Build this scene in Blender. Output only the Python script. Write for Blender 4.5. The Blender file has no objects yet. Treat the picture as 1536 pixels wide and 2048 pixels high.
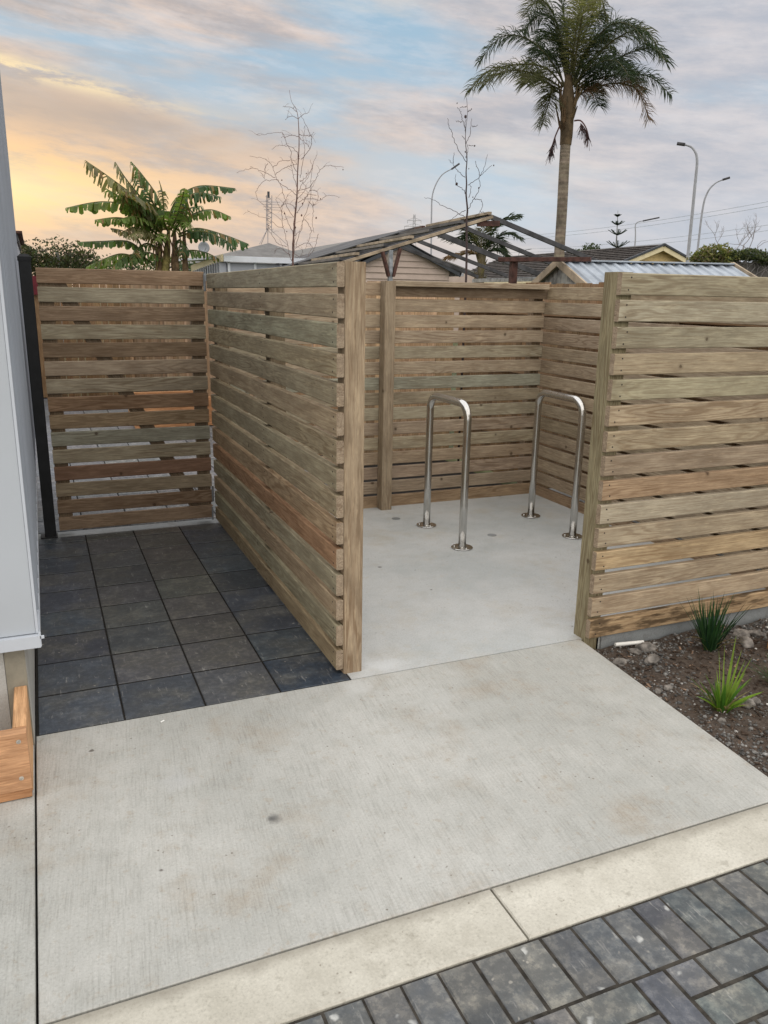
import bpy, math, random
from mathutils import Vector, Matrix, noise as mn
R = random.Random(7)
scene = bpy.context.scene
COL = scene.collection
rad = math.radians

# ------------------------------------------------------------------ camera
F, PITCH, YAW, ROLL, CH = 1595.6, .2658, .4064, .0182, 1.674
cp, sp, cy, sy = math.cos(PITCH), math.sin(PITCH), math.cos(YAW), math.sin(YAW)
FW = Vector((sy*cp, cy*cp, -sp)); RT0 = Vector((cy, -sy, 0)); UP0 = RT0.cross(FW)
RT = RT0*math.cos(ROLL) + UP0*math.sin(ROLL); UPV = -RT0*math.sin(ROLL) + UP0*math.cos(ROLL)
CAMP = Vector((0, 0, CH))
def pt(u, v, X=None, Y=None, Z=None, D=None):
    d = FW*F + RT*(u-768) - UPV*(v-1024)
    if X is not None: t = X/d.x
    elif Y is not None: t = Y/d.y
    elif D is not None: t = D/math.hypot(d.x, d.y)
    else: t = (Z-CH)/d.z
    return CAMP + d*t
def G(u, v, z=0): return pt(u, v, Z=z)
cd = bpy.data.cameras.new('camera'); co = bpy.data.objects.new('camera', cd); COL.objects.link(co)
co.matrix_world = Matrix(((RT.x, UPV.x, -FW.x, 0), (RT.y, UPV.y, -FW.y, 0), (RT.z, UPV.z, -FW.z, CH), (0, 0, 0, 1)))
cd.sensor_fit = 'VERTICAL'; cd.sensor_height = 24; cd.lens = F/2048*24; cd.clip_end = 3000; cd.clip_start = .02
scene.camera = co

# ------------------------------------------------------------------ node helper
class NT:
    def __init__(s, tree): s.t = tree; s.n = tree.nodes; s.l = tree.links
    def new(s, typ, **kw):
        n = s.n.new(typ)
        for k, v in kw.items(): setattr(n, k, v)
        return n
    def put(s, sock, v):
        if isinstance(v, bpy.types.NodeSocket): s.l.new(v, sock)
        elif isinstance(v, (tuple, list)) and len(v) == 3 and sock.type == 'RGBA': sock.default_value = (*v, 1)
        else: sock.default_value = v
    def math(s, op, a, b=None, c=None, clamp=False):
        n = s.new('ShaderNodeMath', operation=op, use_clamp=clamp)
        for i, x in enumerate((a, b, c)):
            if x is not None: s.put(n.inputs[i], x)
        return n.outputs[0]
    def vm(s, op, a, b=None):
        n = s.new('ShaderNodeVectorMath', operation=op); s.put(n.inputs[0], a)
        if b is not None: s.put(n.inputs[1], b)
        return n.outputs[1] if op in ('LENGTH', 'DISTANCE', 'DOT_PRODUCT') else n.outputs[0]
    def noise(s, vec, scale, detail=4, rough=.5, dist=0, out=0):
        n = s.new('ShaderNodeTexNoise'); s.put(n.inputs['Vector'], vec)
        n.inputs['Scale'].default_value = scale; n.inputs['Detail'].default_value = detail
        n.inputs['Roughness'].default_value = rough; n.inputs['Distortion'].default_value = dist
        return n.outputs[out]
    def voro(s, vec, scale, out='Distance', rnd=1):
        n = s.new('ShaderNodeTexVoronoi'); s.put(n.inputs['Vector'], vec); n.inputs['Scale'].default_value = scale
        n.inputs['Randomness'].default_value = rnd
        return n.outputs[out]
    def map(s, x, a, b, c=0, d=1, smooth=True):
        n = s.new('ShaderNodeMapRange', interpolation_type='SMOOTHSTEP' if smooth else 'LINEAR'); s.put(n.inputs[0], x)
        for i, q in enumerate((a, b, c, d)): n.inputs[i+1].default_value = q
        return n.outputs[0]
    def mix(s, f, a, b, mode='MIX'):
        n = s.new('ShaderNodeMix', data_type='RGBA', blend_type=mode); s.put(n.inputs[0], f)
        s.put(n.inputs[6], a); s.put(n.inputs[7], b); return n.outputs[2]
    def attr(s, name, out='Color'):
        return s.new('ShaderNodeAttribute', attribute_name=name).outputs[out]
    def scale(s, vec, sc):
        return s.vm('MULTIPLY', vec, sc)
MATS = {}
def newmat(name):
    m = bpy.data.materials.new(name); m.use_nodes = True; MATS[name] = m
    t = NT(m.node_tree); b = m.node_tree.nodes['Principled BSDF']
    return m, t, b
def bump(t, b, h, strength=.3, dist=.01):
    n = t.new('ShaderNodeBump'); n.inputs['Strength'].default_value = strength; n.inputs['Distance'].default_value = dist
    t.put(n.inputs['Height'], h); t.l.new(n.outputs[0], b.inputs['Normal'])
def objc(t): return t.new('ShaderNodeTexCoord').outputs['Object']
def simple(name, c, rough=.7, metal=0, var=.15, sc=6, bs=.1, spec=.3, tint=False):
    m, t, b = newmat(name); o = objc(t)
    n = t.noise(o, sc, 5, .6)
    base = t.attr('tint') if tint else c
    dark = t.mix(1.0, base, (1-var*1.6,)*3, 'MULTIPLY'); lite = t.mix(1.0, base, (1+var,)*3, 'MULTIPLY')
    t.put(b.inputs['Base Color'], t.mix(t.map(n, .3, .7), dark, lite))
    b.inputs['Roughness'].default_value = rough; b.inputs['Metallic'].default_value = metal
    b.inputs['Specular IOR Level'].default_value = spec
    if bs: bump(t, b, t.noise(o, sc*6, 4), bs, .005)
    return m
# wood: reads board space 'bco' (x runs along the board) and per board 'tint'
def wood(name, grain=.42, rough=.75):
    m, t, b = newmat(name)
    bc = t.attr('bco', 'Vector'); tc = t.attr('tint'); st = t.attr('tint', 'Alpha')
    warp = t.noise(t.scale(bc, (.75, 7, 7)), 1.5, 2, .4)
    rings = t.math('SINE', t.math('MULTIPLY', warp, 95.0))
    rings = t.map(rings, -.2, 1.0)
    amt = t.map(t.noise(t.scale(bc, (.5, 2, 2)), 1.3, 2), .35, .62)
    streak = t.noise(t.scale(bc, (2.2, 70, 70)), 2.2, 4, .65)
    fine = t.noise(t.scale(bc, (12, 260, 260)), 1.5, 3, .6)
    blot = t.noise(t.scale(bc, (2.5, 7, 7)), 1.4, 5, .62)
    vor = t.new('ShaderNodeTexVoronoi'); t.put(vor.inputs['Vector'], t.vm('ADD', bc, t.scale(t.noise(bc, 60, 2, out=1), (.006, .006, .006)))); vor.inputs['Scale'].default_value = 4.6
    knot = t.math('ADD', t.map(vor.outputs['Distance'], .040, .062, 1, 0), t.map(vor.outputs['Distance'], .05, .11, .35, 0), clamp=True)
    dk = t.mix(1.0, tc, (.50, .41, .34), 'MULTIPLY')
    lt = t.mix(1.0, tc, (1.26, 1.25, 1.22), 'MULTIPLY')
    c = t.mix(t.map(blot, .25, .75), t.mix(1.0, tc, (.74, .72, .70), 'MULTIPLY'), lt)
    c = t.mix(t.math('MULTIPLY', t.math('MULTIPLY', rings, amt), t.map(t.noise(bc, 1.7, 2), .3, .7, grain*.35, grain*1.1)), c, dk)
    c = t.mix(t.map(streak, .42, .70, 0, .62), c, dk)
    c = t.mix(t.map(fine, .4, .66, 0, .35), c, dk)
    c = t.mix(t.map(t.noise(t.scale(bc, (5, 40, 40)), 1.3, 4, .7), .5, .72, 0, .55), c, t.mix(1.0, tc, (1.42, 1.38, 1.30), 'MULTIPLY'))
    c = t.mix(t.math('MULTIPLY', knot, .75), c, (.06, .035, .02))
    stm = t.math('MULTIPLY', st, t.map(t.noise(t.scale(bc, (4.0, 22, 22)), 1.2, 5, .6), .47, .60))
    c = t.mix(t.math('MULTIPLY', stm, .85), c, (.07, .045, .025))
    geo = t.new('ShaderNodeNewGeometry')
    t.put(b.inputs['Base Color'], c)
    b.inputs['Roughness'].default_value = rough; b.inputs['Specular IOR Level'].default_value = .2
    bump(t, b, t.math('ADD', t.math('MULTIPLY', streak, .6), t.math('MULTIPLY', rings, .12)), .35, .003)
    return m
wood('timber', .68); wood('post_timber', .8); wood('fresh_timber', .16)
def concrete(name, base, light, stain, broom=None, smooth=False, spots=(), edge=0):
    m, t, b = newmat(name); o = objc(t)
    big = t.noise(o, 1.3, 6, .62); mid = t.noise(o, 9, 6, .65); fine = t.noise(o, 120, 4, .8)
    c = t.mix(t.map(big, .36, .66), base, light)
    st = t.noise(t.vm('ADD', o, (7.3, 2.1, 0)), 2.6, 7, .66)
    c = t.mix(t.math('MULTIPLY', t.map(st, .50, .70, 0, .62), t.map(mid, .35, .6, .5, 1)), c, stain)
    c = t.mix(t.map(mid, .42, .70, 0, .24), c, t.mix(1.0, c, (.70, .69, .66), 'MULTIPLY'))
    sc = t.noise(t.vm('ADD', o, (1.7, 9.1, 0)), 22, 4, .7)
    c = t.mix(t.map(sc, .56, .70, 0, .5), c, stain)
    h = fine
    if broom is not None:
        ang = rad(broom)
        mp = t.new('ShaderNodeMapping'); t.put(mp.inputs['Vector'], o); mp.inputs['Rotation'].default_value = (0, 0, ang)
        mp.inputs['Scale'].default_value = (1, 1, 1)
        bl = t.noise(t.scale(mp.outputs[0], (150, 7, 1)), 1, 4, .7)
        bl2 = t.noise(t.scale(mp.outputs[0], (26, .7, 1)), 1, 3, .5)
        c = t.mix(t.math('MULTIPLY', t.map(bl, .44, .66, 0, .42), t.map(t.noise(o, 4.5, 4, .6), .38, .62, .45, 1.0)), c, t.mix(1.0, c, (.60, .60, .58), 'MULTIPLY'))
        c = t.mix(t.map(bl2, .52, .74, 0, .16), c, t.mix(1.0, c, (1.22, 1.22, 1.22), 'MULTIPLY'))
        h = t.math('ADD', t.math('MULTIPLY', bl, 1.4), fine)
    c = t.mix(t.map(fine, .52, .66, 0, .5), c, t.mix(1.0, c, (.62, .61, .59), 'MULTIPLY'))
    c = t.mix(t.map(fine, .48, .34, 0, .4), c, t.mix(1.0, c, (1.3, 1.3, 1.3), 'MULTIPLY'))
    # scattered grit and small dark marks
    wo = t.vm('ADD', o, t.scale(t.noise(o, 30, 2, out=1), (.02, .02, .02)))
    vn = t.new('ShaderNodeTexVoronoi'); t.put(vn.inputs['Vector'], wo); vn.inputs['Scale'].default_value = 5.2
    sel = t.math('GREATER_THAN', t.noise(vn.outputs['Position'], 3.1, 0), .50)
    dot = t.math('MULTIPLY', t.map(vn.outputs['Distance'], .028, .060, 1, 0), sel)
    vn2 = t.new('ShaderNodeTexVoronoi'); t.put(vn2.inputs['Vector'], wo); vn2.inputs['Scale'].default_value = 1.4
    sel2 = t.math('GREATER_THAN', t.noise(vn2.outputs['Position'], 2.3, 0), .52)
    dot2 = t.math('MULTIPLY', t.map(vn2.outputs['Distance'], .012, .026, 1, 0), sel2)
    vn3 = t.new('ShaderNodeTexVoronoi'); t.put(vn3.inputs['Vector'], wo); vn3.inputs['Scale'].default_value = 26
    sel3 = t.math('GREATER_THAN', t.math('ADD', t.noise(vn3.outputs['Position'], 2.7, 0), t.math('MULTIPLY', big, .5)), .86)
    c = t.mix(t.math('MULTIPLY', t.math('MULTIPLY', t.map(vn3.outputs['Distance'], .05, .13, 1, 0), sel3), .6), c, (.11, .085, .06))
    c = t.mix(t.math('MULTIPLY', dot, .75), c, (.07, .055, .045))
    c = t.mix(t.math('MULTIPLY', dot2, .8), c, (.09, .08, .075))
    for (x, y, r, k, col) in spots:
        d = t.vm('DISTANCE', wo, (x+.01, y+.01, 0.0))
        d = t.math('ADD', d, t.math('MULTIPLY', t.math('SUBTRACT', mid, .5), r*1.6))
        c = t.mix(t.map(d, r*.1, r, k, 0), c, col)
    if edge:
        sep = t.new('ShaderNodeSeparateXYZ'); t.put(sep.inputs[0], o)
        dy = t.math('ABSOLUTE', t.math('SUBTRACT', sep.outputs[1], edge)); dy = t.math('ADD', dy, t.math('MULTIPLY', t.math('SUBTRACT', mid, .5), .09))
        c = t.mix(t.map(dy, 0, .05, .6, 0), c, (.20, .18, .145))
    t.put(b.inputs['Base Color'], c); b.inputs['Roughness'].default_value = .62 if smooth else .85
    b.inputs['Specular IOR Level'].default_value = .3
    bump(t, b, h, .12 if smooth else .45, .003)
    return m
ms = G(547, 1637)
concrete('path_concrete', (.405, .408, .385), (.49, .49, .465), (.36, .31, .245), broom=5, spots=(
    (ms.x, ms.y, .034, .9, (.08, .08, .08)), (G(870, 1395).x, G(870, 1395).y, .20, .25, (.55, .56, .55)), (G(715, 1372).x, G(715, 1372).y, .10, .4, (.58, .59, .58)),
    (G(1423, 1480).x, G(1423, 1480).y, .025, .6, (.16, .15, .14)), (G(355, 1560).x, G(355, 1560).y, .09, .22, (.50, .52, .55)), (G(1285, 1424).x, G(1285, 1424).y, .02, .5, (.2, .19, .17))))
concrete('side_concrete', (.38, .385, .365), (.48, .485, .46), (.34, .30, .24), broom=2)
concrete('bay_concrete', (.42, .44, .44), (.51, .52, .515), (.45, .42, .36), smooth=True, spots=(
    (G(760, 1330).x, G(760, 1330).y, .14, .4, (.6, .62, .63)),))
concrete('kerb_concrete', (.45, .43, .37), (.62, .60, .53), (.30, .28, .23), smooth=True, edge=1.681)
concrete('footing_concrete', (.20, .215, .22), (.29, .305, .31), (.17, .16, .15), smooth=True)
concrete('block_wall', (.42, .42, .40), (.5, .5, .48), (.33, .31, .28), smooth=True)
def paver(name, rough, dust, white=0, dv=.35):
    m, t, b = newmat(name); o = objc(t); tc = t.attr('tint')
    n1 = t.noise(o, 3.2, 6, .65); n2 = t.noise(o, 38, 5, .7); n3 = t.noise(o, 260, 2, .6)
    c = t.mix(t.map(n1, .42, .62, 0, dv), tc, dust)
    c = t.mix(t.map(n2, .47, .62, 0, .6), c, t.mix(1.0, c, (1.9, 1.8, 1.65), 'MULTIPLY'))
    c = t.mix(t.map(n2, .25, .48, .4, 0), c, t.mix(1.0, c, (.55, .55, .55), 'MULTIPLY'))
    wo = t.vm('ADD', o, t.scale(t.noise(o, 25, 2, out=1), (.03, .03, .03)))
    if white:
        vn = t.new('ShaderNodeTexVoronoi'); t.put(vn.inputs['Vector'], wo); vn.inputs['Scale'].default_value = 15
        rr = t.noise(vn.outputs['Position'], 5, 0)
        sel = t.math('GREATER_THAN', t.math('ADD', rr, t.math('MULTIPLY', t.noise(o, 2.2, 2), .7)), .84)
        d = t.math('MULTIPLY', t.map(vn.outputs['Distance'], .08, .20, 1, 0), sel)
        c = t.mix(t.math('MULTIPLY', d, white), c, (.46, .47, .46))
    vs = t.new('ShaderNodeTexVoronoi'); t.put(vs.inputs['Vector'], wo); vs.inputs['Scale'].default_value = 17
    s2 = t.math('GREATER_THAN', t.noise(vs.outputs['Position'], 4, 0), .56)
    c = t.mix(t.math('MULTIPLY', t.math('MULTIPLY', t.map(vs.outputs['Distance'], .05, .11, 1, 0), s2), .65), c, (.36, .34, .30))
    scr = t.noise(t.scale(o, (60, 9, 1)), 1, 4, .7)
    c = t.mix(t.map(scr, .60, .68, 0, .55), c, (.24, .24, .235))
    pat = t.noise(t.vm('ADD', o, (4, 4, 4)), 9, 6, .7)
    c = t.mix(t.map(pat, .47, .64, 0, .6), c, t.mix(1.0, c, (1.9, 1.85, 1.75), 'MULTIPLY'))
    t.put(b.inputs['Base Color'], c); t.put(b.inputs['Roughness'], t.map(n1, .3, .7, rough-.12, rough+.12))
    bump(t, b, t.math('ADD', n2, n3), .35, .003)
    return m
paver('dark_paver', .5, (.085, .082, .070), dv=.5)
paver('brick_paver', .7, (.16, .155, .14), white=.75, dv=.5)
paver('yard_paver', .85, (.17, .165, .155))
simple('joint_sand', (.018, .016, .014), .95, var=.3, sc=60)
simple('brick_sand', (.045, .04, .033), .95, var=.35, sc=25, bs=.5)
simple('dark_gap', (.03, .03, .03), .95, var=.2)
def soil():
    m, t, b = newmat('soil'); o = objc(t)
    n1 = t.noise(o, 5, 7, .7); n2 = t.noise(o, 60, 5, .7); 
    c = t.mix(t.map(n1, .35, .65), (.040, .027, .019), (.078, .055, .040))
    c = t.mix(t.map(n2, .4, .7, 0, .7), c, (.13, .105, .085))
    t.put(b.inputs['Base Color'], c); b.inputs['Roughness'].default_value = .95
    bump(t, b, n2, .9, .01)
soil()
simple('stones', (.2, .19, .18), .85, var=.3, sc=40, bs=.3, tint=True)
simple('rock', (.22, .20, .18), .85, var=.35, sc=22, bs=.5)
simple('grass_ground', (.10, .11, .05), .95, var=.35, sc=.6)
simple('leaf_dark', (.035, .075, .03), .5, var=.25, sc=8, bs=0, tint=True, spec=.3)
def steel():
    m, t, b = newmat('stainless_steel'); o = objc(t)
    n = t.noise(t.scale(o, (40, 40, 3)), 3, 4)
    t.put(b.inputs['Base Color'], t.mix(t.map(n, .3, .7), (.50, .49, .47), (.62, .61, .59)))
    b.inputs['Metallic'].default_value = 1; t.put(b.inputs['Roughness'], t.map(n, .3, .7, .16, .26))
steel()
simple('black_powder', (.012, .013, .015), .5, var=.2, sc=9, bs=.05)
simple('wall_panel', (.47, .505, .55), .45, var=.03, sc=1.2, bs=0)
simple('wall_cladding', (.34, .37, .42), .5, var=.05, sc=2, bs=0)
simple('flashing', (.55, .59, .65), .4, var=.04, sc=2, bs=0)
simple('khaki_strip', (.27, .25, .20), .8, var=.12, sc=14)
simple('screw_zinc', (.5, .47, .42), .5, metal=.3, var=.3, sc=200)
simple('galvanised', (.30, .32, .34), .45, metal=.5, var=.25, sc=9, bs=.05)
simple('rust_steel', (.085, .040, .032), .7, var=.3, sc=12)
simple('grey_steel', (.062, .062, .068), .6, var=.35, sc=3)
simple('roof_sheet_dark', (.075, .075, .08), .7, var=.3, sc=2)
simple('tan_lumber', (.36, .29, .21), .75, var=.25, sc=4)
simple('roof_grey', (.17, .165, .16), .85, var=.15, sc=2)
simple('roof_tile', (.085, .075, .07), .8, var=.3, sc=3)
simple('blue_grey_clad', (.40, .43, .49), .6, var=.08, sc=2)
simple('white_trim', (.66, .70, .76), .5, var=.05, sc=3)
simple('cream_paint', (.70, .61, .40), .6, var=.06, sc=3)
simple('yellow_paint', (.68, .52, .26), .65, var=.07, sc=3)
simple('beige_board', (.48, .39, .34), .7, var=.05, sc=3)
simple('dark_fascia', (.05, .055, .065), .5, var=.15, sc=3)
simple('zinc_roof', (.34, .38, .43), .5, metal=.2, var=.15, sc=2.5, bs=0)
simple('zinc_wall', (.33, .33, .31), .45, metal=.3, var=.35, sc=5, bs=0)
simple('dish_grey', (.30, .32, .35), .5, var=.08)
simple('lamp_pole', (.33, .34, .37), .5, var=.1)
simple('pylon_haze_grey', (.42, .42, .45), .7, var=.1)  # lightened grey: the distance haze is put into the pylon's colour
simple('cable', (.48, .52, .58), .7, var=.05)  # pale blue grey with the haze of distance painted in
simple('palm_trunk', (.23, .19, .15), .9, var=.3, sc=4, bs=.4, tint=True)
simple('palm_leaf', (.04, .07, .03), .55, var=.25, sc=5, bs=0, tint=True)
simple('banana_leaf', (.06, .11, .03), .5, var=.25, sc=5, bs=0, tint=True)
simple('banana_stem', (.14, .11, .06), .8, var=.4, sc=9, bs=.3, tint=True)
simple('twig_red', (.17, .10, .085), .8, var=.25, sc=20, bs=0)
simple('twig_dark', (.07, .05, .05), .8, var=.25, sc=20, bs=0)
simple('twig_grey', (.30, .28, .29), .8, var=.15, sc=3, bs=0)
simple('old_wall', (.16, .15, .145), .9, var=.5, sc=2.2, bs=.6)
simple('red_plastic', (.16, .02, .03), .5, var=.1)
simple('pvc', (.75, .74, .70), .4, var=.06, bs=0)
simple('paper', (.8, .8, .78), .7, var=.05, bs=0)
# translucent foliage
for nm in ('palm_leaf', 'banana_leaf', 'leaf_dark'):
    m = MATS[nm]; t = NT(m.node_tree); b = m.node_tree.nodes['Principled BSDF']; out = m.node_tree.nodes['Material Output']
    tr = t.new('ShaderNodeBsdfTranslucent'); t.put(tr.inputs['Color'], t.mix(1.0, t.attr('tint'), (1.5, 1.6, .9), 'MULTIPLY'))
    mx = t.new('ShaderNodeMixShader'); mx.inputs[0].default_value = .35
    t.l.new(b.outputs[0], mx.inputs[1]); t.l.new(tr.outputs[0], mx.inputs[2]); t.l.new(mx.outputs[0], out.inputs[0])

# ------------------------------------------------------------------ mesh builder
WHITE = (.3, .3, .3, 0)
class MB:
    def __init__(s): s.v = []; s.f = []; s.b = []; s.c = []; s.sm = False
    def add(s, vs, fs, tint=WHITE, bco=None):
        n = len(s.v)
        if len(tint) == 3: tint = (*tint, 0)
        s.v += [tuple(v) for v in vs]; s.f += [tuple(i+n for i in f) for f in fs]
        s.b += bco if bco else [tuple(v) for v in vs]; s.c += [tint]*len(vs)
    # a board / post / beam from p0 to p1, section w (along side) x h (along up), chamfer ch
    def board(s, p0, p1, w, h, ch=.003, up=(0, 0, 1), tint=WHITE, end=None):
        p0, p1 = Vector(p0), Vector(p1); d = (p1-p0); L = d.length; d.normalize()
        up = Vector(up); side = d.cross(up).normalized(); up = side.cross(d).normalized()
        a, c = w/2, h/2
        pr = [(-a+ch, -c), (a-ch, -c), (a, -c+ch), (a, c-ch), (a-ch, c), (-a+ch, c), (-a, c-ch), (-a, -c+ch)]
        o = (R.uniform(0, 50), R.uniform(0, 50), R.uniform(0, 50))
        vs = []; bc = []
        for l in (0, L):
            for x, y in pr:
                vs.append(p0+d*l+side*x+up*y); bc.append((o[0]+l, o[1]+x, o[2]+y))
        if end: s.add(vs, [tuple(range(7, -1, -1)), tuple(range(8, 16))], end, [(b[2]*9, b[0]*.1+b[1], b[2]) for b in bc])
        fs = [] if end else [tuple(range(7, -1, -1)), tuple(range(8, 16))]
        fs += [(i, (i+1) % 8, (i+1) % 8+8, i+8) for i in range(8)]
        s.add(vs, fs, tint, bc)
    def box(s, x0, x1, y0, y1, z0, z1, tint=WHITE):
        vs = [(x, y, z) for z in (z0, z1) for x, y in ((x0, y0), (x1, y0), (x1, y1), (x0, y1))]
        s.add(vs, [(3, 2, 1, 0), (4, 5, 6, 7), (0, 1, 5, 4), (1, 2, 6, 5), (2, 3, 7, 6), (3, 0, 4, 7)], tint)
    def prism(s, poly, z0, z1, tint=WHITE, ins=0):
        n = len(poly); cx = sum(p[0] for p in poly)/n; cyy = sum(p[1] for p in poly)/n
        vs = [(x, y, z0) for x, y in poly] + [(x, y, z1-ins) for x, y in poly]
        if ins:
            for x, y in poly:
                vs.append((x+(ins if x < cx else -ins), y+(ins if y < cyy else -ins), z1))
        k = 3 if ins else 2
        fs = [tuple(range(n-1, -1, -1)), tuple(range((k-1)*n, k*n))]
        for q in range(k-1): fs += [(q*n+i, q*n+(i+1) % n, (q+1)*n+(i+1) % n, (q+1)*n+i) for i in range(n)]
        s.add(vs, fs, tint)
    def tube(s, pts, r, n=8, tint=WHITE, cap=True):
        pts = [Vector(p) for p in pts]; m = len(pts)
        rs = r if isinstance(r, (list, tuple)) else [r]*m
        if len(rs) != m: rs = [rs[0]+(rs[-1]-rs[0])*i/(m-1) for i in range(m)]
        vs = []; u = None
        for i, p in enumerate(pts):
            d = (pts[min(i+1, m-1)]-pts[max(i-1, 0)]).normalized()
            if u is None: u = d.orthogonal().normalized()
            u = (u-d*u.dot(d)).normalized(); w = d.cross(u)
            for k in range(n):
                a = 2*math.pi*k/n; vs.append(p+(u*math.cos(a)+w*math.sin(a))*rs[i])
        fs = [(i*n+k, i*n+(k+1) % n, (i+1)*n+(k+1) % n, (i+1)*n+k) for i in range(m-1) for k in range(n)]
        if cap: fs += [tuple(range(n-1, -1, -1)), tuple(range((m-1)*n, m*n))]
        s.add(vs, fs, tint)
    def lathe(s, c, prof, n=32, tint=WHITE):
        c = Vector(c); m = len(prof); vs = [c+Vector((r*math.cos(2*math.pi*k/n), r*math.sin(2*math.pi*k/n), z)) for r, z in prof for k in range(n)]
        fs = [(i*n+k, i*n+(k+1) % n, (i+1)*n+(k+1) % n, (i+1)*n+k) for i in range(m-1) for k in range(n)]
        s.add(vs, fs+[tuple(range(n-1, -1, -1)), tuple(range((m-1)*n, m*n))], tint)
    def build(s, name, mat, parent=None, smooth=False):
        me = bpy.data.meshes.new(name)
        org = Vector((0, 0, 0))
        me.from_pydata(s.v, [], s.f); me.update()
        a = me.attributes.new('bco', 'FLOAT_VECTOR', 'POINT'); a.data.foreach_set('vector', [x for v in s.b for x in v])
        c = me.attributes.new('tint', 'FLOAT_COLOR', 'POINT'); c.data.foreach_set('color', [x for v in s.c for x in v])
        me.materials.append(MATS[mat])
        if smooth: me.polygons.foreach_set('use_smooth', [True]*len(me.polygons))
        o = bpy.data.objects.new(name, me); COL.objects.link(o)
        if parent: o.parent = parent; o.matrix_parent_inverse = Matrix.Translation(parent.location).inverted()
        return o
def tag(o, label=None, cat=None, group=None, kind=None):
    if label: o['label'] = label
    if cat: o['category'] = cat
    if group: o['group'] = group
    if kind: o['kind'] = kind
    return o
def thing(name, label, cat, loc, group=None):
    o = bpy.data.objects.new(name, None); COL.objects.link(o); o.location = loc; o.empty_display_size = .2
    return tag(o, label, cat, group)
def auto(o, ang=35):
    me = o.data
    me.polygons.foreach_set('use_smooth', [True]*len(me.polygons))
    try: me.set_sharp_from_angle(angle=rad(ang))
    except Exception: pass
    return o
def jit(c, a=.1):
    k = 1+R.uniform(-a, a); return tuple(x*k*(1+R.uniform(-a*.25, a*.25)) for x in c[:3]) + ((c[3],) if len(c) > 3 else (0,))

# ------------------------------------------------------------------ ground & paving
XJ = -.137
m = MB(); S = 900
m.prism([(-S, -60), (S, -60), (S, S), (-S, S)], -.30, -.14); tag(m.build('ground', 'grass_ground'), kind='structure')
m = MB(); e1, e2 = G(1190, 1300), G(1536, 1553)
sl = (e2.x-e1.x)/(e2.y-e1.y)
ex = lambda y: e1.x+(y-e1.y)*sl
YS = 3.052
m.prism([(XJ, 1.685), (ex(1.685), 1.685), (ex(YS), YS), (XJ, YS)], -.1, 0, ins=.003)
tag(m.build('concrete_path', 'path_concrete'), kind='structure')
m = MB(); m.prism([(-3, 1.685), (XJ-.007, 1.685), (XJ-.007, 3.2), (-3, 3.2)], -.1, -.001, ins=.003)
tag(m.build('concrete_apron', 'side_concrete'), kind='structure')
m = MB(); m.prism([(1.172, YS+.005), (ex(YS), YS+.005), (2.50, 3.03), (4.6, 3.03), (4.6, 5.9), (1.172, 5.9)], -.1, -.001)
tag(m.build('bay_floor', 'bay_concrete'), kind='structure')
m = MB(); m.prism([(-6, -4), (6, -4), (6, 3.3), (-6, 3.3)], -.12, -.09); tag(m.build('sub_base', 'dark_gap'), kind='structure')
# kerb in two lengths
for n, (a, b_) in enumerate(((-3.2, 1.083), (1.089, 6.0))):
    m = MB(); m.prism([(a, 1.478), (b_, 1.478), (b_, 1.681), (a, 1.681)], -.1, -.002, ins=.004)
    tag(m.build('kerb', 'kerb_concrete'), kind='structure')
# road of clay bricks: a soldier course along the kerb, herringbone beyond
m = MB(); W = .1035; bt = lambda: jit((.066, .074, .083), .22)
def brick(x0, x1, y0, y1):
    g = .0020; dz = R.uniform(-.003, .001)
    m.prism([(x0+g, y0+g), (x1-g, y0+g), (x1-g, y1-g), (x0+g, y1-g)], -.06, -.006+dz, bt(), ins=.006)
x = .703-W*34
while x < 6: brick(x, x+W, 1.266, 1.475); x += W
yt = 1.266
for i in range(-44, 34):
    for j in range(-38, 2):
        k = (i-j) % 4; X = .65+i*W*.98; Y = yt-W*.98+j*W*.98; w_ = W*.98
        if k == 0: r_ = (X, X+2*w_, Y, Y+w_)
        elif k == 2: r_ = (X, X+w_, Y-w_, Y+w_)
        else: continue
        y1 = min(r_[3], yt)
        if y1-r_[2] > .03 and r_[1] > -2.6 and r_[0] < 3.6 and y1 > -1.6: brick(r_[0], r_[1], r_[2], y1)
tag(m.build('brick_road', 'brick_paver'), kind='structure')
m = MB(); m.prism([(-6, -4), (6, -4), (6, 1.476), (-6, 1.476)], -.085, -.0105); tag(m.build('road_bed', 'brick_sand'), kind='structure')
# dark square pavers
m = MB(); PX, PY = .3245, .3225
cols = [XJ+.006+i*PX for i in range(5)]; cols[4] = 1.168
tn = {0: (.036, .046, .060), 1: (.050, .055, .058), 2: (.056, .058, .055), 3: (.038, .047, .058)}
yy = YS+.004; row = 0
while yy < 5.72:
    y1 = min(yy+PY, 5.785)
    for c in range(4):
        g = .004; h_ = .0072; base = tn[c] if row > 0 else (.040, .050, .062)
        if row == 0 and c == 2: base = (.05, .055, .06)
        if row == 0 and c == 3: base = (.024, .036, .054)
        b_ = (base[0]*.98, base[1]*.99, base[2]*1.03)
        m.prism([(cols[c]+g, yy+(h_ if row else .002)), (cols[c+1]-g, yy+(h_ if row else .002)), (cols[c+1]-g, y1-h_), (cols[c]+g, y1-h_)], -.05, R.uniform(-.0004, .0014), jit(b_, .22), ins=.002)
    yy += PY; row += 1
tag(m.build('paved_path', 'dark_paver'), kind='structure')
m = MB(); m.prism([(XJ, YS+.002), (1.171, YS+.002), (1.171, 5.789), (XJ, 5.789)], -.08, -.0030); tag(m.build('paver_bed', 'joint_sand'), kind='structure')
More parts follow.
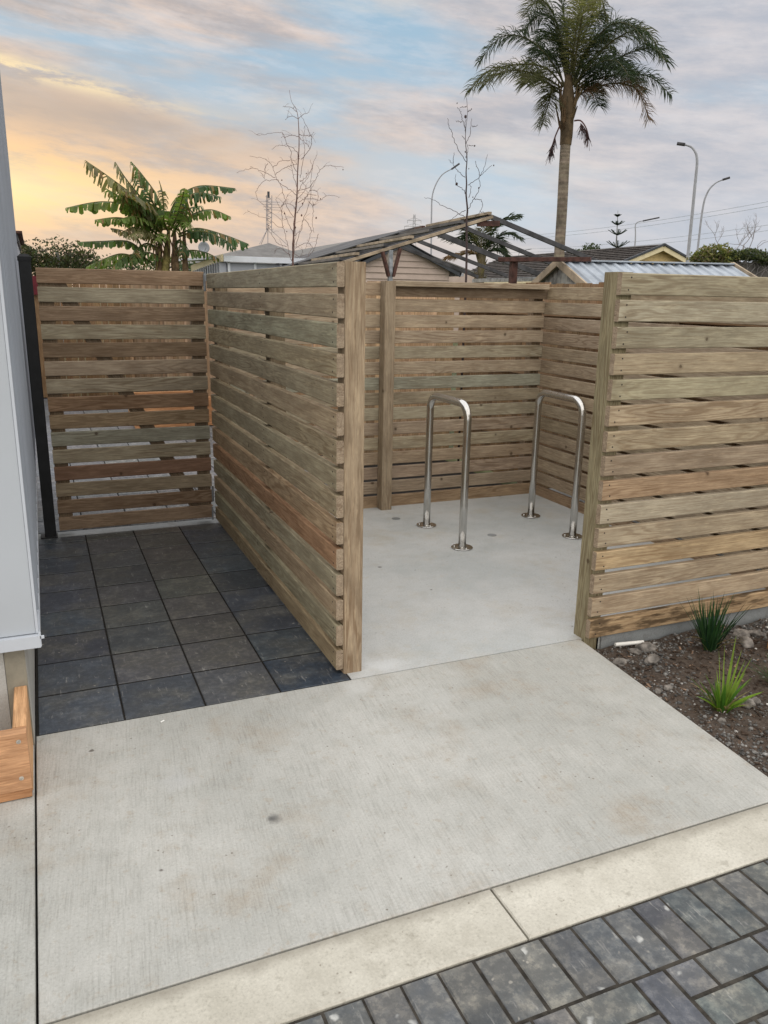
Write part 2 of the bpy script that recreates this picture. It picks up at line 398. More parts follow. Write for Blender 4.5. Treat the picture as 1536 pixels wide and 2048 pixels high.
m = MB(); m.prism([(XJ, 5.79), (1.25, 5.79), (1.25, 5.93), (XJ, 5.93)], -.08, -.004, ins=.003); tag(m.build('concrete_threshold', 'footing_concrete'), kind='structure')
# yard paving behind the gate
m = MB(); yy = 5.935
while yy < 13.4:
    for c in range(-1, 8):
        x0 = XJ+.006+c*PX
        if c == -1 and yy < 7.8: continue
        m.prism([(x0+.004, yy+.004), (x0+PX-.004, yy+.004), (x0+PX-.004, yy+PY-.004), (x0+.004, yy+PY-.004)], -.05, R.uniform(-.002, .002), jit((.125, .13, .14), .12) if c > 0 else jit((.13, .14, .16), .1), ins=.004)
    yy += PY
tag(m.build('paved_yard', 'yard_paver'), kind='structure')
m = MB(); m.prism([(-2, 5.935), (3.9, 5.935), (3.9, 14), (-2, 14)], -.1, -.02); tag(m.build('yard_bed', 'joint_sand'), kind='structure')

# ------------------------------------------------------------------ garden bed
m = MB(); nx, ny = 70, 40; X0, X1, Y0, Y1 = 2.25, 5.4, 1.684, 3.0; vs = []; fs = []
def soilz(x, y):
    e = x-ex(y); z = -.045-.025*mn.noise(Vector((x*3, y*3, 0)))-.018*mn.noise(Vector((x*11, y*11, 4)))
    z -= .02*max(0, 1-abs(y-2.95)/.2)*0
    return min(z, -.012) if e > .02 else min(z, -.03)
for j in range(ny+1):
    for i in range(nx+1):
        x = X0+(X1-X0)*i/nx; y = Y0+(Y1-Y0)*j/ny
        vs.append((x, y, soilz(x, y)))
for j in range(ny):
    for i in range(nx):
        a = j*(nx+1)+i; fs.append((a, a+1, a+nx+2, a+nx+1))
# clip under the slab: push vertices that lie under the path well down
vs = [(x, y, z if x > ex(y)+.004 else -.085) for x, y, z in vs]
m.add(vs, fs); o = m.build('garden_soil', 'soil', smooth=True); tag(o, kind='structure')
ICO = None
def stone(m, c, r, sq=(1, 1, .7), tint=WHITE, sub=0):
    # rough stone: deformed octahedron / subdivided
    t_ = (1+5**.5)/2
    base = [(-1, t_, 0), (1, t_, 0), (-1, -t_, 0), (1, -t_, 0), (0, -1, t_), (0, 1, t_), (0, -1, -t_), (0, 1, -t_), (t_, 0, -1), (t_, 0, 1), (-t_, 0, -1), (-t_, 0, 1)]
    fc = [(0, 11, 5), (0, 5, 1), (0, 1, 7), (0, 7, 10), (0, 10, 11), (1, 5, 9), (5, 11, 4), (11, 10, 2), (10, 7, 6), (7, 1, 8), (3, 9, 4), (3, 4, 2), (3, 2, 6), (3, 6, 8), (3, 8, 9), (4, 9, 5), (2, 4, 11), (6, 2, 10), (8, 6, 7), (9, 8, 1)]
    V = [Vector(b).normalized() for b in base]; Fs = fc
    for _ in range(sub):
        cache = {}; nf = []
        def mid(a, b):
            k = (min(a, b), max(a, b))
            if k not in cache: cache[k] = len(V); V.append(((V[a]+V[b])/2).normalized())
            return cache[k]
        for a, b, c_ in Fs:
            ab, bc, ca = mid(a, b), mid(b, c_), mid(c_, a); nf += [(a, ab, ca), (b, bc, ab), (c_, ca, bc), (ab, bc, ca)]
        Fs = nf
    s0 = R.uniform(0, 99); rot = Matrix.Rotation(R.uniform(0, 6.3), 3, 'Z') @ Matrix.Rotation(R.uniform(-.4, .4), 3, 'X')
    out = []
    for p in V:
        k = 1+.32*mn.noise(p*1.3+Vector((s0, 0, 0)))+(.12*mn.noise(p*3.3+Vector((s0, 5, 0))) if sub else R.uniform(-.12, .12))
        q = rot @ Vector((p.x*sq[0]*r*k, p.y*sq[1]*r*k, p.z*sq[2]*r*k)); out.append(Vector(c)+q)
    m.add(out, Fs, tint)
m = MB()
for i in range(17000):
    x = R.uniform(2.3, 4.9); y = R.uniform(1.69, 2.99)
    if x < ex(y)+.012: continue
    dens = mn.noise(Vector((x*2.2, y*2.2, 8)))+.27+1.5*max(0, .36-(x-ex(y)))+.9*max(0, 1-(2.99-y)/.25)
    if R.random() > dens*1.25: continue
    r = min(.022, .0020+abs(R.gauss(0, .0038)))
    g = R.uniform(.06, .24); w = R.uniform(.6, 1.0)
    if R.random() < .05: g = R.uniform(.4, .6)
    stone(m, (x, y, soilz(x, y)+r*.35), r, (1, R.uniform(.6, 1), .65), (g, g*(.93+.05*w), g*(.84+.1*w), 0))
tag(m.build('gravel', 'stones'), 'grey gravel and small stones strewn over the garden soil', 'gravel', kind='stuff')
m = MB()
for i in range(3800):
    x = R.uniform(2.3, 4.9); y = R.uniform(1.69, 2.99)
    if x < ex(y)+.02: continue
    if mn.noise(Vector((x*2.2, y*2.2, 8))) > R.uniform(-.1, .4): continue
    a = R.uniform(0, 3.14); L = R.uniform(.006, .028); w = L*R.uniform(.15, .45); z = soilz(x, y)+.003
    dx, dy = math.cos(a)*L, math.sin(a)*L; g = R.uniform(.03, .12)
    if R.random() < .04: g = .3
    m.board((x-dx/2, y-dy/2, z+R.uniform(-.002, .004)), (x+dx/2, y+dy/2, z+R.uniform(-.002, .008)), w, w*.4, .0003, tint=(g, g*.66, g*.45, 0))
tag(m.build('bark_mulch', 'stones'), 'brown bark chips and crumbs of soil covering the garden bed', 'mulch', kind='stuff')
def rock(u, v, r, lab, sq=(1, .8, .75), tint=None):
    p = G(u, v, -.04); m = MB(); stone(m, (p.x, p.y, soilz(p.x, p.y)+r*.35), r, sq, sub=3)
    o = m.build('rock', 'rock', smooth=True); tag(o, lab, 'rock', 'rocks lying in the garden bed'); return o
rock(1480, 1268, .040, 'pale rounded rock, the higher of the two touching, right of the dark green grass', (1.1, .8, .75))
rock(1492, 1288, .044, 'pale grey rock touching and in front of another right of the dark green grass', (1, .8, .7))
rock(1514, 1265, .034, 'flat grey rock by the footing, next to the orange timber post', (1.3, .8, .5))
rock(1292, 1300, .040, 'brownish grey rock at the end of the white pipe', (1.3, .8, .75))
rock(1270, 1305, .024, 'small brown rock just below the white pipe', (1.2, .8, .7))
rock(1304, 1325, .038, 'tan rock between the white pipe and the path edge', (1.2, .8, .6))
rock(1240, 1322, .030, 'dark brown rock nearest the white pipe on the path edge side', (1.3, .8, .6))
rock(1492, 1405, .036, 'grey rock behind the lime green plant on its right side', (1, .9, .7))
rock(1512, 1398, .024, 'small grey rock right beside the larger one near the lime green plant')
rock(1336, 1385, .022, 'small pale rock on the left of the lime green plant', (1, .8, .7))
rock(1316, 1388, .017, 'tiny pale stone touching the concrete path edge', (1, .8, .8))
rock(1443, 1443, .017, 'reddish brown stone in front of the lime green plant')
p0, p1 = G(1230, 1294, -.035), G(1286, 1291, -.035)
m = MB(); m.tube([(p0.x, p0.y, -.022), (p1.x, p1.y, -.016)], .010, 14)
m.tube([(p0.x-.001, p0.y, -.022), (p0.x+.001, p0.y, -.022)], .007, 12)
auto(tag(m.build('plastic_pipe', 'pvc'), 'short white plastic pipe offcut lying on the gravel by the fence footing', 'pipe'))

# bladed plants
def blade(m, base, az, lean, L, w, tint, curl=.4, n=6):
    dirh = Vector((math.cos(az), math.sin(az), 0)); side = Vector((-math.sin(az), math.cos(az), 0))
    p = Vector(base); th = lean; vs = []; fs = []
    for i in range(n+1):
        s_ = i/n; ww = w*(1-s_**2.2)*(.7+.6*s_ if s_ < .5 else 1.0)+.0004
        up = Vector((0, 0, 1))*math.cos(th)+dirh*math.sin(th)
        nrm = side.cross(up)
        vs += [p-side*ww/2, p+nrm*ww*.18, p+side*ww/2]
        p = p+up*(L/n); th += curl/n
    for i in range(n):
        a = i*3; fs += [(a, a+1, a+4, a+3), (a+1, a+2, a+5, a+4)]
    m.add(vs, fs, tint)
def tuft(name, label, p, n, L, w, cols, lean=(.05, .55), curl=(.1, .5), spread=.03, mat='leaf_dark'):
    m = MB()
    for i in range(n):
        a = R.uniform(0, 6.3); le = R.uniform(*lean)
        blade(m, (p[0]+math.cos(a)*spread*R.random(), p[1]+math.sin(a)*spread*R.random(), p[2]), a, le, L*R.uniform(.55, 1.05), w*R.uniform(.7, 1.2), jit(R.choice(cols), .2), R.uniform(*curl))
    return m
p = G(1420, 1298, -.045)
m = tuft('grass', '', p, 85, .31, .011, [(.022, .06, .022), (.03, .085, .03), (.045, .11, .04), (.015, .045, .025)], (.02, .55), (0, .35), .04)
for k in range(14): blade(m, (p.x+R.uniform(-.03, .03), p.y+R.uniform(-.03, .03), p.z), R.uniform(0, 6.3), R.uniform(.5, 1.1), R.uniform(.12, .24), .007, jit((.22, .17, .08), .2), R.uniform(.5, 1.6))
tag(m.build('grass_tuft', 'leaf_dark'), 'dark green spiky grass tuft growing against the fence footing', 'plant')
p = G(1443, 1423, -.045)
m = tuft('lily', '', p, 26, .19, .015, [(.09, .20, .02), (.14, .26, .03), (.06, .15, .02)], (.1, .75), (.1, .6), .03)
for a, le, L in ((2.7, .12, .36), (1.9, .06, .38), (.5, .10, .42), (0, .18, .35), (-.3, .34, .33), (-.1, .30, .30), (3.0, .2, .26), (.2, .05, .30)):
    blade(m, (p.x+.01*math.cos(a), p.y, p.z), a, le, L*.82, .015, (.22, .32, .06, 0), .05)
for a, le, L in ((-.4, .9, .20), (-.2, 1.05, .2), (3.0, .85, .17), (.3, .8, .22), (-1.2, .8, .12), (2.5, .9, .12)):
    blade(m, p, a, le, L, .026, jit((.18, .30, .03), .1), .35)
for k in range(9): blade(m, (p.x+R.uniform(-.02, .02), p.y+R.uniform(-.02, .02), p.z), R.uniform(0, 6.3), R.uniform(.7, 1.2), R.uniform(.1, .2), .010, jit((.24, .19, .09), .2), R.uniform(.5, 1.4))
tag(m.build('flax_plant', 'leaf_dark'), 'lime green strappy plant with upright yellow tipped leaves beside the concrete path', 'plant')
p = G(1532, 1375, -.045)
m = tuft('low', '', (p.x+.06, p.y, p.z), 34, .17, .006, [(.06, .11, .03), (.10, .14, .05)], (.2, 1.0), (.2, .9), .03)
tag(m.build('young_plant', 'leaf_dark'), 'small wispy green plant cut by the right edge of the photo', 'plant')
p = G(1529, 1300, -.045)
m = MB(); m.board((p.x+.085, p.y+.0, -.1), (p.x+.09, p.y+.0, .12), .09, .05, .003, (0, 1, 0), tint=(.30, .16, .07, 0))
tag(m.build('timber_stake', 'timber'), 'short orange brown timber stake standing in the garden soil at right', 'stake')

# ------------------------------------------------------------------ timber screens
PITCHZ, SH = .1195, .0965
WK = (1.36, 1.32, 1.29)
def slats(m, a, b, th, tints, side='Y', top=1.8, n=15, pitch=PITCHZ, h=SH, wig=.0026):
    # horizontal boards from a=(x,y) to b=(x,y), centre line
    for i in range(n):
        z = top-h/2-i*pitch
        c = tints[i] if tints and i < len(tints) else (.3, .25, .19)
        j = R.uniform(-wig, wig)
        c = tuple(x*k for x, k in zip(c[:3], WK)) + tuple(c[3:])
        m.board((a[0], a[1], z+j), (b[0], b[1], z-j), th, h+R.uniform(-.001, .001), .004, tint=jit(c, .05), end=(.35, .285, .215, 0))
GR = (.275, .262, .205); OL = (.262, .262, .215); BR = (.26, .195, .14); TN = (.315, .262, .195); DK = (.155, .11, .078); RD = (.20, .12, .085); GN = (.215, .235, .20)
def nails(m, pts, nrm, tint=(.05, .04, .035, 0)):
    n = Vector(nrm)
    for p in pts:
        p = Vector(p); m.tube([p-n*.001, p+n*.0012], .0040, 7, tint)

# gate at the left
YG = 5.83; GXL, GXR = .030, 1.105
gate = thing('gate', 'slatted timber gate of fifteen boards, some dark brown, beside the black post', 'gate', ((GXL+GXR)/2, YG, 0))
gt = [(.24, .17, .115), GR, (.20, .145, .10), GR, (.17, .12, .08), (.275, .235, .18), (.26, .24, .19), (.19, .12, .075), (.22, .165, .105), GN, (.255, .24, .18), (.15, .08, .055), (.235, .205, .15), (.17, .12, .08), (.23, .17, .12)]
gt = [tuple(x*.75+y*.25 for x, y in zip(c, (.24, .20, .15))) for c in gt]
m = MB(); slats(m, (GXL, YG), (GXR, YG), .022, gt, top=1.805); m.build('slat_panel', 'timber', gate)
for x in (GXL+.05, GXR-.05):
    m = MB(); m.board((x, YG+.034, .04), (x, YG+.034, 1.79), .09, .045, .003, (0, 1, 0), tint=jit((.25, .19, .13, 0))); m.build('stile', 'timber', gate)
m = MB(); m.board((GXL+.10, YG+.033, 1.76), (GXR-.10, YG+.033, .10), .09, .04, .003, (0, 1, 0), tint=(.22, .17, .12, 0)); m.build('brace', 'timber', gate)
for z in (1.735, .22):
    m = MB(); m.box(GXR-.004, GXR+.012, YG-.018, YG-.0125, z-.055, z+.055); m.tube([(GXR+.004, YG-.022, z-.06), (GXR+.004, YG-.022, z+.06)], .006, 10)
    m.build('hinge', 'galvanised', gate)
m = MB(); m.tube([(GXR-.004, YG-.02, .02), (GXR-.004, YG-.02, .12)], .006, 8); m.build('drop_bolt', 'galvanised', gate)

# black post
bpx = G(102, 1073)
post = thing('gate_post', 'black metal post with a domed cap standing next to the white building', 'post', (bpx.x, bpx.y, 0))
m = MB(); m.board((bpx.x, bpx.y, .0), (bpx.x, bpx.y, 1.845), .074, .074, .005, (0, 1, 0)); m.build('shaft', 'black_powder', post)
m = MB(); c = (bpx.x, bpx.y)
m.add([(c[0]+sx*.041, c[1]+sy_*.041, z) for z in (1.843, 1.868) for sx, sy_ in ((-1, -1), (1, -1), (1, 1), (-1, 1))]+[(c[0]+sx*.022, c[1]+sy_*.022, 1.885) for sx, sy_ in ((-1, -1), (1, -1), (1, 1), (-1, 1))],
      [(3, 2, 1, 0)]+[(i, (i+1) % 4, (i+1) % 4+4, i+4) for i in range(4)]+[(i+4, (i+1) % 4+4, (i+1) % 4+8, i+8) for i in range(4)]+[(8, 9, 10, 11)])
m.build('cap', 'black_powder', post)
m = MB(); m.prism([(c[0]-.065, c[1]-.05), (c[0]+.045, c[1]-.05), (c[0]+.045, c[1]+.05), (c[0]-.065, c[1]+.05)], .001, .010, ins=.002); m.build('base_plate', 'black_powder', post)

# middle screen
XM, YM0, YM1 = 1.1205, 3.118, 5.80
scr = thing('timber_screen', 'long grey green slatted timber screen running back from a tall end post in the middle', 'fence', (XM+.03, (YM0+YM1)/2, 0))
mt = [(.225, .23, .19), (.25, .235, .185), (.22, .235, .195), (.255, .24, .185), (.245, .24, .19), (.26, .235, .18), (.25, .235, .18), (.25, .245, .195), (.25, .24, .185), (.28, .235, .17), (.25, .175, .12), (.235, .24, .195), (.25, .22, .17), (.23, .235, .19), (.245, .22, .16)]
mt = [(c[0]*1.12, c[1]*1.03, c[2]*.93) for c in mt]
m = MB(); slats(m, (XM+.016, YM0+.002), (XM+.016, YM1), .033, mt, top=1.795); m.build('slat_panel', 'timber', scr)
m = MB(); m.board((1.200, YM0+.045, -.02), (1.200, YM0+.045, 1.80), .090, .090, .004, (0, 1, 0), tint=(.39, .31, .22, .25)); m.build('end_post', 'post_timber', scr)
for y in (4.33, YM1-.06):
    m = MB(); m.board((1.199, y, -.02), (1.199, y, 1.785), .088, .088, .004, (0, 1, 0), tint=(.22, .18, .125, 0)); m.build('post', 'post_timber', scr)
m = MB()
for y in (YM0+.045, 4.33):
    for i in range(15):
        z = 1.795-SH/2-i*PITCHZ
        nails(m, [(XM-.0005, y+R.uniform(-.012, .012), z+.026), (XM-.0005, y+R.uniform(-.012, .012), z-.026)], (1, 0, 0))
tag(m.build('nail_heads', 'stones', scr), kind='stuff')

# back screen
YB = 5.80; XR = 3.925
bk = thing('timber_screen', 'slatted timber screen along the back of the bike bay with a flat capping rail', 'fence', (2.6, YB, 0))
bt_ = [(.30, .25, .185), (.30, .255, .195), (.305, .26, .20), (.31, .265, .205), (.275, .255, .20), (.295, .255, .195), (.26, .27, .225), (.265, .24, .18), (.28, .265, .205), (.285, .24, .19), (.285, .255, .195), (.29, .24, .18), (.27, .225, .175), (.26, .22, .17), (.27, .205, .14)]
m = MB(); slats(m, (1.25, YB+.016), (XR-.001, YB+.016), .030, bt_, top=1.765); m.build('slat_panel', 'timber', bk)
for x, nm in ((2.475, 'post'),):
    m = MB(); m.board((x, YB-.050, -.001), (x, YB-.050, 1.775), .088, .098, .004, (0, 1, 0), tint=(.34, .28, .205, 0)); m.build('post', 'post_timber', bk)
m = MB(); m.board((2.521, YB-.045, 1.758), (XR-.03, YB-.045, 1.758), .088, .040, .003, tint=(.38, .32, .24, 0)); m.build('capping_rail', 'timber', bk)
m = MB(); m.board((2.521, YB-.012, 1.70), (XR-.002, YB-.012, 1.70), .022, .075, .002, tint=(.22, .17, .12, 0)); m.build('top_rail', 'timber', bk)
for x in (1.6, 3.88):
    m = MB(); m.board((x, YB+.077, -.02), (x, YB+.077, 1.75), .088, .088, .004, (0, 1, 0), tint=(.25, .19, .13, 0)); m.build('post', 'post_timber', bk)

# right return screen
rs_ = thing('timber_screen', 'short slatted timber screen along the right side of the bike bay, behind the right hoop', 'fence', (XR, 4.5, 0))
rt_ = [(.285, .24, .175), (.275, .24, .185), (.28, .24, .185), (.275, .235, .18), (.27, .235, .18), (.28, .24, .18), (.275, .235, .18), (.26, .22, .165), (.265, .235, .18), (.235, .205, .15), (.275, .235, .18), (.275, .235, .18), (.27, .23, .175), (.255, .22, .165), (.24, .18, .125)]
m = MB(); slats(m, (XR+.016, YB+.032), (XR+.016, 3.10), .030, rt_, top=1.755); m.build('slat_panel', 'timber', rs_)
for y in (4.4,):
    m = MB(); m.board((XR+.077, y, -.02), (XR+.077, y, 1.75), .088, .088, .004, (0, 1, 0), tint=(.2, .15, .1, 0)); m.build('post', 'post_timber', rs_)

# right front screen
YF = 2.997
rf = thing('timber_screen', 'wide slatted timber screen at right beside the garden, standing on a concrete footing', 'fence', (3.4, YF+.05, 0))
ft = [(.275, .255, .195), (.29, .275, .215), (.255, .24, .18), (.30, .255, .185), (.285, .27, .20), (.31, .26, .185), (.31, .265, .195), (.255, .21, .16), (.29, .215, .145), (.30, .275, .215), (.31, .27, .20), (.335, .265, .17), (.295, .245, .185), (.33, .275, .20), (.30, .225, .14, 1)]
XS = pt(1178, 1277, Y=YF).x
m = MB(); slats(m, (XS, YF+.016), (5.2, YF+.016), .032, ft, top=1.79); m.build('slat_panel', 'timber', rf)
m = MB(); m.board((2.470, YF+.081, -.12), (2.470, YF+.081, 1.792), .090, .096, .004, (0, 1, 0), tint=(.29, .26, .17, .0)); m.build('end_post', 'post_timber', rf)
for x in (3.86,):
    m = MB(); m.board((x, YF+.081, -.02), (x, YF+.081, 1.79), .090, .090, .004, (0, 1, 0), tint=(.22, .19, .13, 0)); m.build('post', 'post_timber', rf)
m = MB()
for x in (XS+.045, 3.86):
    for i in range(15):
        z = 1.79-SH/2-i*PITCHZ
        nails(m, [(x+R.uniform(-.012, .012), YF, z+.027), (x+R.uniform(-.012, .012), YF, z-.027)], (0, 1, 0))
tag(m.build('nail_heads', 'stones', rf), kind='stuff')
m = MB(); m.prism([(2.522, 3.02), (5.4, 3.02), (5.4, 3.12), (2.522, 3.12)], -.15, .018, ins=.002); tag(m.build('fence_footing', 'footing_concrete'), kind='structure')

# ------------------------------------------------------------------ bike hoops
def hoop(p0, p1, label):
    p0, p1 = Vector((p0[0], p0[1], 0)), Vector((p1[0], p1[1], 0)); d = (p1-p0).normalized(); L = (p1-p0).length
    t_ = thing('bike_hoop', label, 'bike rack', tuple((p0+p1)/2), 'steel bike hoops in the timber bay')
    r, H, cr = .0265, .985, .105
    pts = [p0+Vector((0, 0, z)) for z in (.006, .3, .6, H-cr)]
    for k in range(1, 9):
        a = math.pi/2*k/8; pts.append(p0+d*(cr-cr*math.cos(a))+Vector((0, 0, H-cr+cr*math.sin(a))))
    for k in range(0, 8):
        a = math.pi/2*(8-k)/8; pts.append(p1-d*(cr-cr*math.cos(a))+Vector((0, 0, H-cr+cr*math.sin(a))))
    pts += [p1+Vector((0, 0, z)) for z in (H-cr, .6, .3, .006)]
    m = MB(); m.tube(pts, r, 24); m.build('tube', 'stainless_steel', t_, smooth=True)
    for p in (p0, p1):
        m = MB(); m.lathe(p+Vector((0, 0, .0005)), [(.073, 0), (.075, .002), (.075, .006), (.072, .008), (.035, .009), (.034, .012), (.029, .013)], 40)
        f = auto(m.build('flange', 'stainless_steel', t_), 30)
        for k in range(3):
            a = .6+k*2.094; q = p+Vector((math.cos(a)*.054, math.sin(a)*.054, .008))
            m = MB(); m.lathe(q, [(.009, 0), (.009, .004), (.006, .0075), (.002, .008)], 12); b_ = m.build('bolt', 'stainless_steel', None, smooth=True)
            b_.parent = f; 
hoop((2.582, 5.185), (2.572, 4.605), 'polished steel bike hoop standing free in the middle of the bay, fully visible')
hoop((3.485, 5.150), (3.460, 4.565), 'polished steel bike hoop partly hidden by the right end post')
# plugged core holes in the slab
for (u, v) in ((792, 1037), (984, 1070)):
    p = G(u, v); m = MB(); m.lathe((p.x, p.y, -.0005), [(.034, 0), (.034, .0012), (.031, .0018)], 24)
    tag(m.build('core_plug', 'footing_concrete'), 'round grey plug in the slab '+('left of the left hoop near the back post' if u < 900 else 'between the two hoops'), 'plug', 'plugged holes in the bay slab')

# ------------------------------------------------------------------ white building on the left
BX, BY, BF = -.088, 2.965, 7.45
wb = thing('building', 'pale grey clad building at the left edge raised on a concrete base', 'building', (-1.5, 5, 0))
m = MB(); m.prism([(-3.5, BY+.02), (BX-.02, BY+.02), (BX-.02, BF), (-3.5, BF)], .455, 3.30)
m.build('wall_core', 'wall_panel', wb)
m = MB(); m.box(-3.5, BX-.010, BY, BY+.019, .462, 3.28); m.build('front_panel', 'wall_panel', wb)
m = MB()
m.box(BX-.009, BX, BY-.002, BY+.04, .462, 3.28)
m.build('corner_trim', 'flashing', wb)
m = MB(); y = BY+.05
while y < BF-.1:
    m.box(BX-.019, BX-.006, y, y+.16, .47, 3.28); m.box(BX-.019, BX+.004, y+.162, y+.185, .47, 3.28); y += .19
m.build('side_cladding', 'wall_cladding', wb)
m = MB(); m.box(BX-.019, BX+.006, BF-.07, BF+.01, .47, 3.28); m.build('corner_trim', 'wall_cladding', wb)
m = MB(); m.box(-3.5, BX+.004, BY-.022, BY-.006, .412, .452); m.box(-3.5, BX+.004, BY-.022, BY+.03, .452, .458)
m.box(BX-.01, BX+.004, BY+.031, BF, .412, .455); m.build('base_flashing', 'flashing', wb)
m = MB(); m.box(BX+.004, BX+.018, BY-.02, BY-.012, .445, .455); m.box(BX+.001, BX+.007, BY-.02, BY-.012, .415, .47); m.build('flashing_clip', 'flashing', wb)
m = MB(); m.box(-3.5, XJ-.004, 3.0, BF, -.1, .411); m.build('foundation', 'block_wall', wb)
m = MB(); m.box(XJ-.075, XJ-.006, 2.990, 2.9995, -.02, .411); m.build('edge_strip', 'khaki_strip', wb)
m = MB(); m.box(-.9, XJ-.077, 2.992, 2.9995, -.02, .411); m.build('base_board', 'block_wall', wb)
m = MB(); m.box(-3.7, BX-.004, BY+.02, BF, 3.305, 3.40); m.build('roof_edge', 'dark_fascia', wb)
p = pt(12, 350, Y=BF-.3); 
# second part of the building farther back, lower with its own gutter
w2 = thing('building', 'lower pale outbuilding with a small gutter beyond the clad building at left', 'building', (-1, 11, 0))
q = pt(35, 500, Y=11.0); zt = pt(35, 462, Y=11.0).z
m = MB(); m.box(-3, q.x, 11.0, 14.0, -.1, zt-.12); m.build('wall', 'blue_grey_clad', w2)
m = MB(); m.box(-3, q.x+.02, 10.99, 14, zt-.118, zt-.03); m.build('fascia', 'dark_fascia', w2)
m = MB(); m.box(-3, q.x+.07, 10.95, 14, zt-.028, zt); m.build('gutter', 'rust_steel', w2)

# orange timber box on the apron
bx = thing('timber_box', 'fresh orange timber box frame with screws against the building base', 'planter box', (-.4, 2.82, 0))
OC = (.60, .35, .20)
YB0, XB = 2.635, -.146
m = MB(); m.board((-.9, YB0+.0225, .035+.107), (XB-.001, YB0+.0225, .142), .044, .215, .003, tint=OC); m.build('front_board', 'fresh_timber', bx)
m = MB(); m.board((-.9, YB0+.0235, .018), (XB-.004, YB0+.0235, .018), .040, .033, .003, tint=(.5, .27, .14)); m.build('plinth_board', 'fresh_timber', bx)
m = MB(); m.board((XB-.0225, YB0+.046, .125), (XB-.0225, 2.988, .125), .043, .250, .003, tint=(.66, .40, .22)); m.build('side_board', 'fresh_timber', bx)
for (u, v) in ((37, 1484), (43, 1557)):
    p = pt(u, v, Y=YB0-.001); m = MB()
    m.tube([(p.x, YB0+.004, p.z), (p.x, YB0-.0012, p.z)], .0075, 16); m.tube([(p.x, YB0, p.z), (p.x, YB0-.002, p.z)], .003, 8); m.build('screw', 'screw_zinc', bx)
# ------------------------------------------------------------------ boundary paling fences
def palings(name, a, b, top, lab, base=-.1, c=(.52, .34, .18), wdt=.097, rail=True):
    a, b = Vector((*a, 0)), Vector((*b, 0)); d = (b-a); L = d.length; d.normalize()
    nrm = Vector((-d.y, d.x, 0))
    th = thing('paling_fence', lab, 'fence', tuple((a+b)/2))
    m = MB(); s_ = 0
    while s_ < L-.05:
        p = a+d*(s_+wdt/2); k = R.choice([c, c, (c[0]*.85, c[1]*.8, c[2]*.75), (c[0]*1.15, c[1]*1.15, c[2]*1.2), (c[0]*.7, c[1]*.7, c[2]*.7)])
        m.board((p.x, p.y, base), (p.x, p.y, top+R.uniform(-.01, .012)), wdt, .018, .001, tuple(nrm), tint=jit(k, .1)); s_ += wdt+R.choice([.001, .002, .006])
    m.build('paling_boards', 'timber', th)
    for z in (.35, 1.0, 1.55):
        m = MB(); m.board(a+nrm*.035+Vector((0, 0, z)), b+nrm*.035+Vector((0, 0, z)), .045, .07, .003, tint=(.3, .2, .12)); m.build('rail', 'timber', th)
    return th
palings('f', (4.30, 2.7), (4.30, 7.95), 1.80, 'paling fence close behind the right side of the bike bay', c=(.32, .22, .13))
palings('f', (2.35, 8.15), (4.28, 7.98), 1.80, 'paling fence of narrow upright boards seen through the back of the bike bay', c=(.60, .43, .27))
palings('f', (1.45, 13.9), (2.33, 8.17), 1.80, 'paling fence running away into the yard behind the middle screen', c=(.42, .30, .19))
palings('f', (-4.0, 14.1), (1.75, 14.0), 1.78, 'far paling fence of warm timber at the end of the yard behind the gate', c=(.33, .22, .125))
# red sign on the yard fence
p = pt(62, 556, Y=13.9)
m = MB(); m.box(p.x-.35, p.x+.20, 13.93, 13.96, 1.58, 1.86); tag(m.build('red_board', 'red_plastic'), 'small red board on the far fence behind the black post', 'board')
# timber box in the yard
yb = thing('timber_box', 'orange timber box frame standing in the paved yard behind the gate', 'planter box', (1.6, 10.6, 0))
m = MB()
x0, x1 = pt(268, 815, Y=10.3).x, pt(425, 815, Y=10.3).x
m.board((x0, 10.3, .19), (x1, 10.3, .19), .045, .36, .003, tint=(.66, .36, .19)); m.build('front_board', 'timber', yb)
for x in (x0+.0225, x1-.0225):
    m = MB(); m.board((x, 10.324, .19), (x, 11.0, .19), .044, .36, .003, tint=(.66, .40, .22)); m.build('side_board', 'timber', yb)
m = MB(); m.board((x0, 11.03, .19), (x1, 11.03, .19), .045, .36, .003, tint=(.6, .33, .17)); m.build('back_board', 'timber', yb)

# ------------------------------------------------------------------ houses
def quad(m, a, b, c, d, th=.05, tint=WHITE):
    a, b, c, d = map(Vector, (a, b, c, d)); n = (b-a).cross(d-a).normalized()*th
    vs = [a, b, c, d, a-n, b-n, c-n, d-n]
    m.add(vs, [(0, 1, 2, 3), (7, 6, 5, 4), (1, 0, 4, 5), (2, 1, 5, 6), (3, 2, 6, 7), (0, 3, 7, 4)], tint)
def corr(m, a, b, c, d, n, amp, tint=WHITE):
    # ribbed sheet: a-b along the bottom/ridge direction, d-c opposite
    a, b, c, d = map(Vector, (a, b, c, d)); nn = (b-a).cross(d-a).normalized(); vs = []; fs = []
    prof = [(0, 0), (.55, 0), (.65, 1), (.9, 1)]
    xs = [((i+u)/n, h) for i in range(n) for u, h in prof]+[(1, 0)]
    for s_, h in xs: vs += [a.lerp(b, s_)+nn*amp*h, d.lerp(c, s_)+nn*amp*h]
    fs = [(2*i, 2*i+2, 2*i+3, 2*i+1) for i in range(len(xs)-1)]
    k = len(vs); vs += [v-nn*.012 for v in vs[:k]]
    fs += [(2*i+1+k, 2*i+3+k, 2*i+2+k, 2*i+k) for i in range(len(xs)-1)]
    m.add(vs, fs, tint)

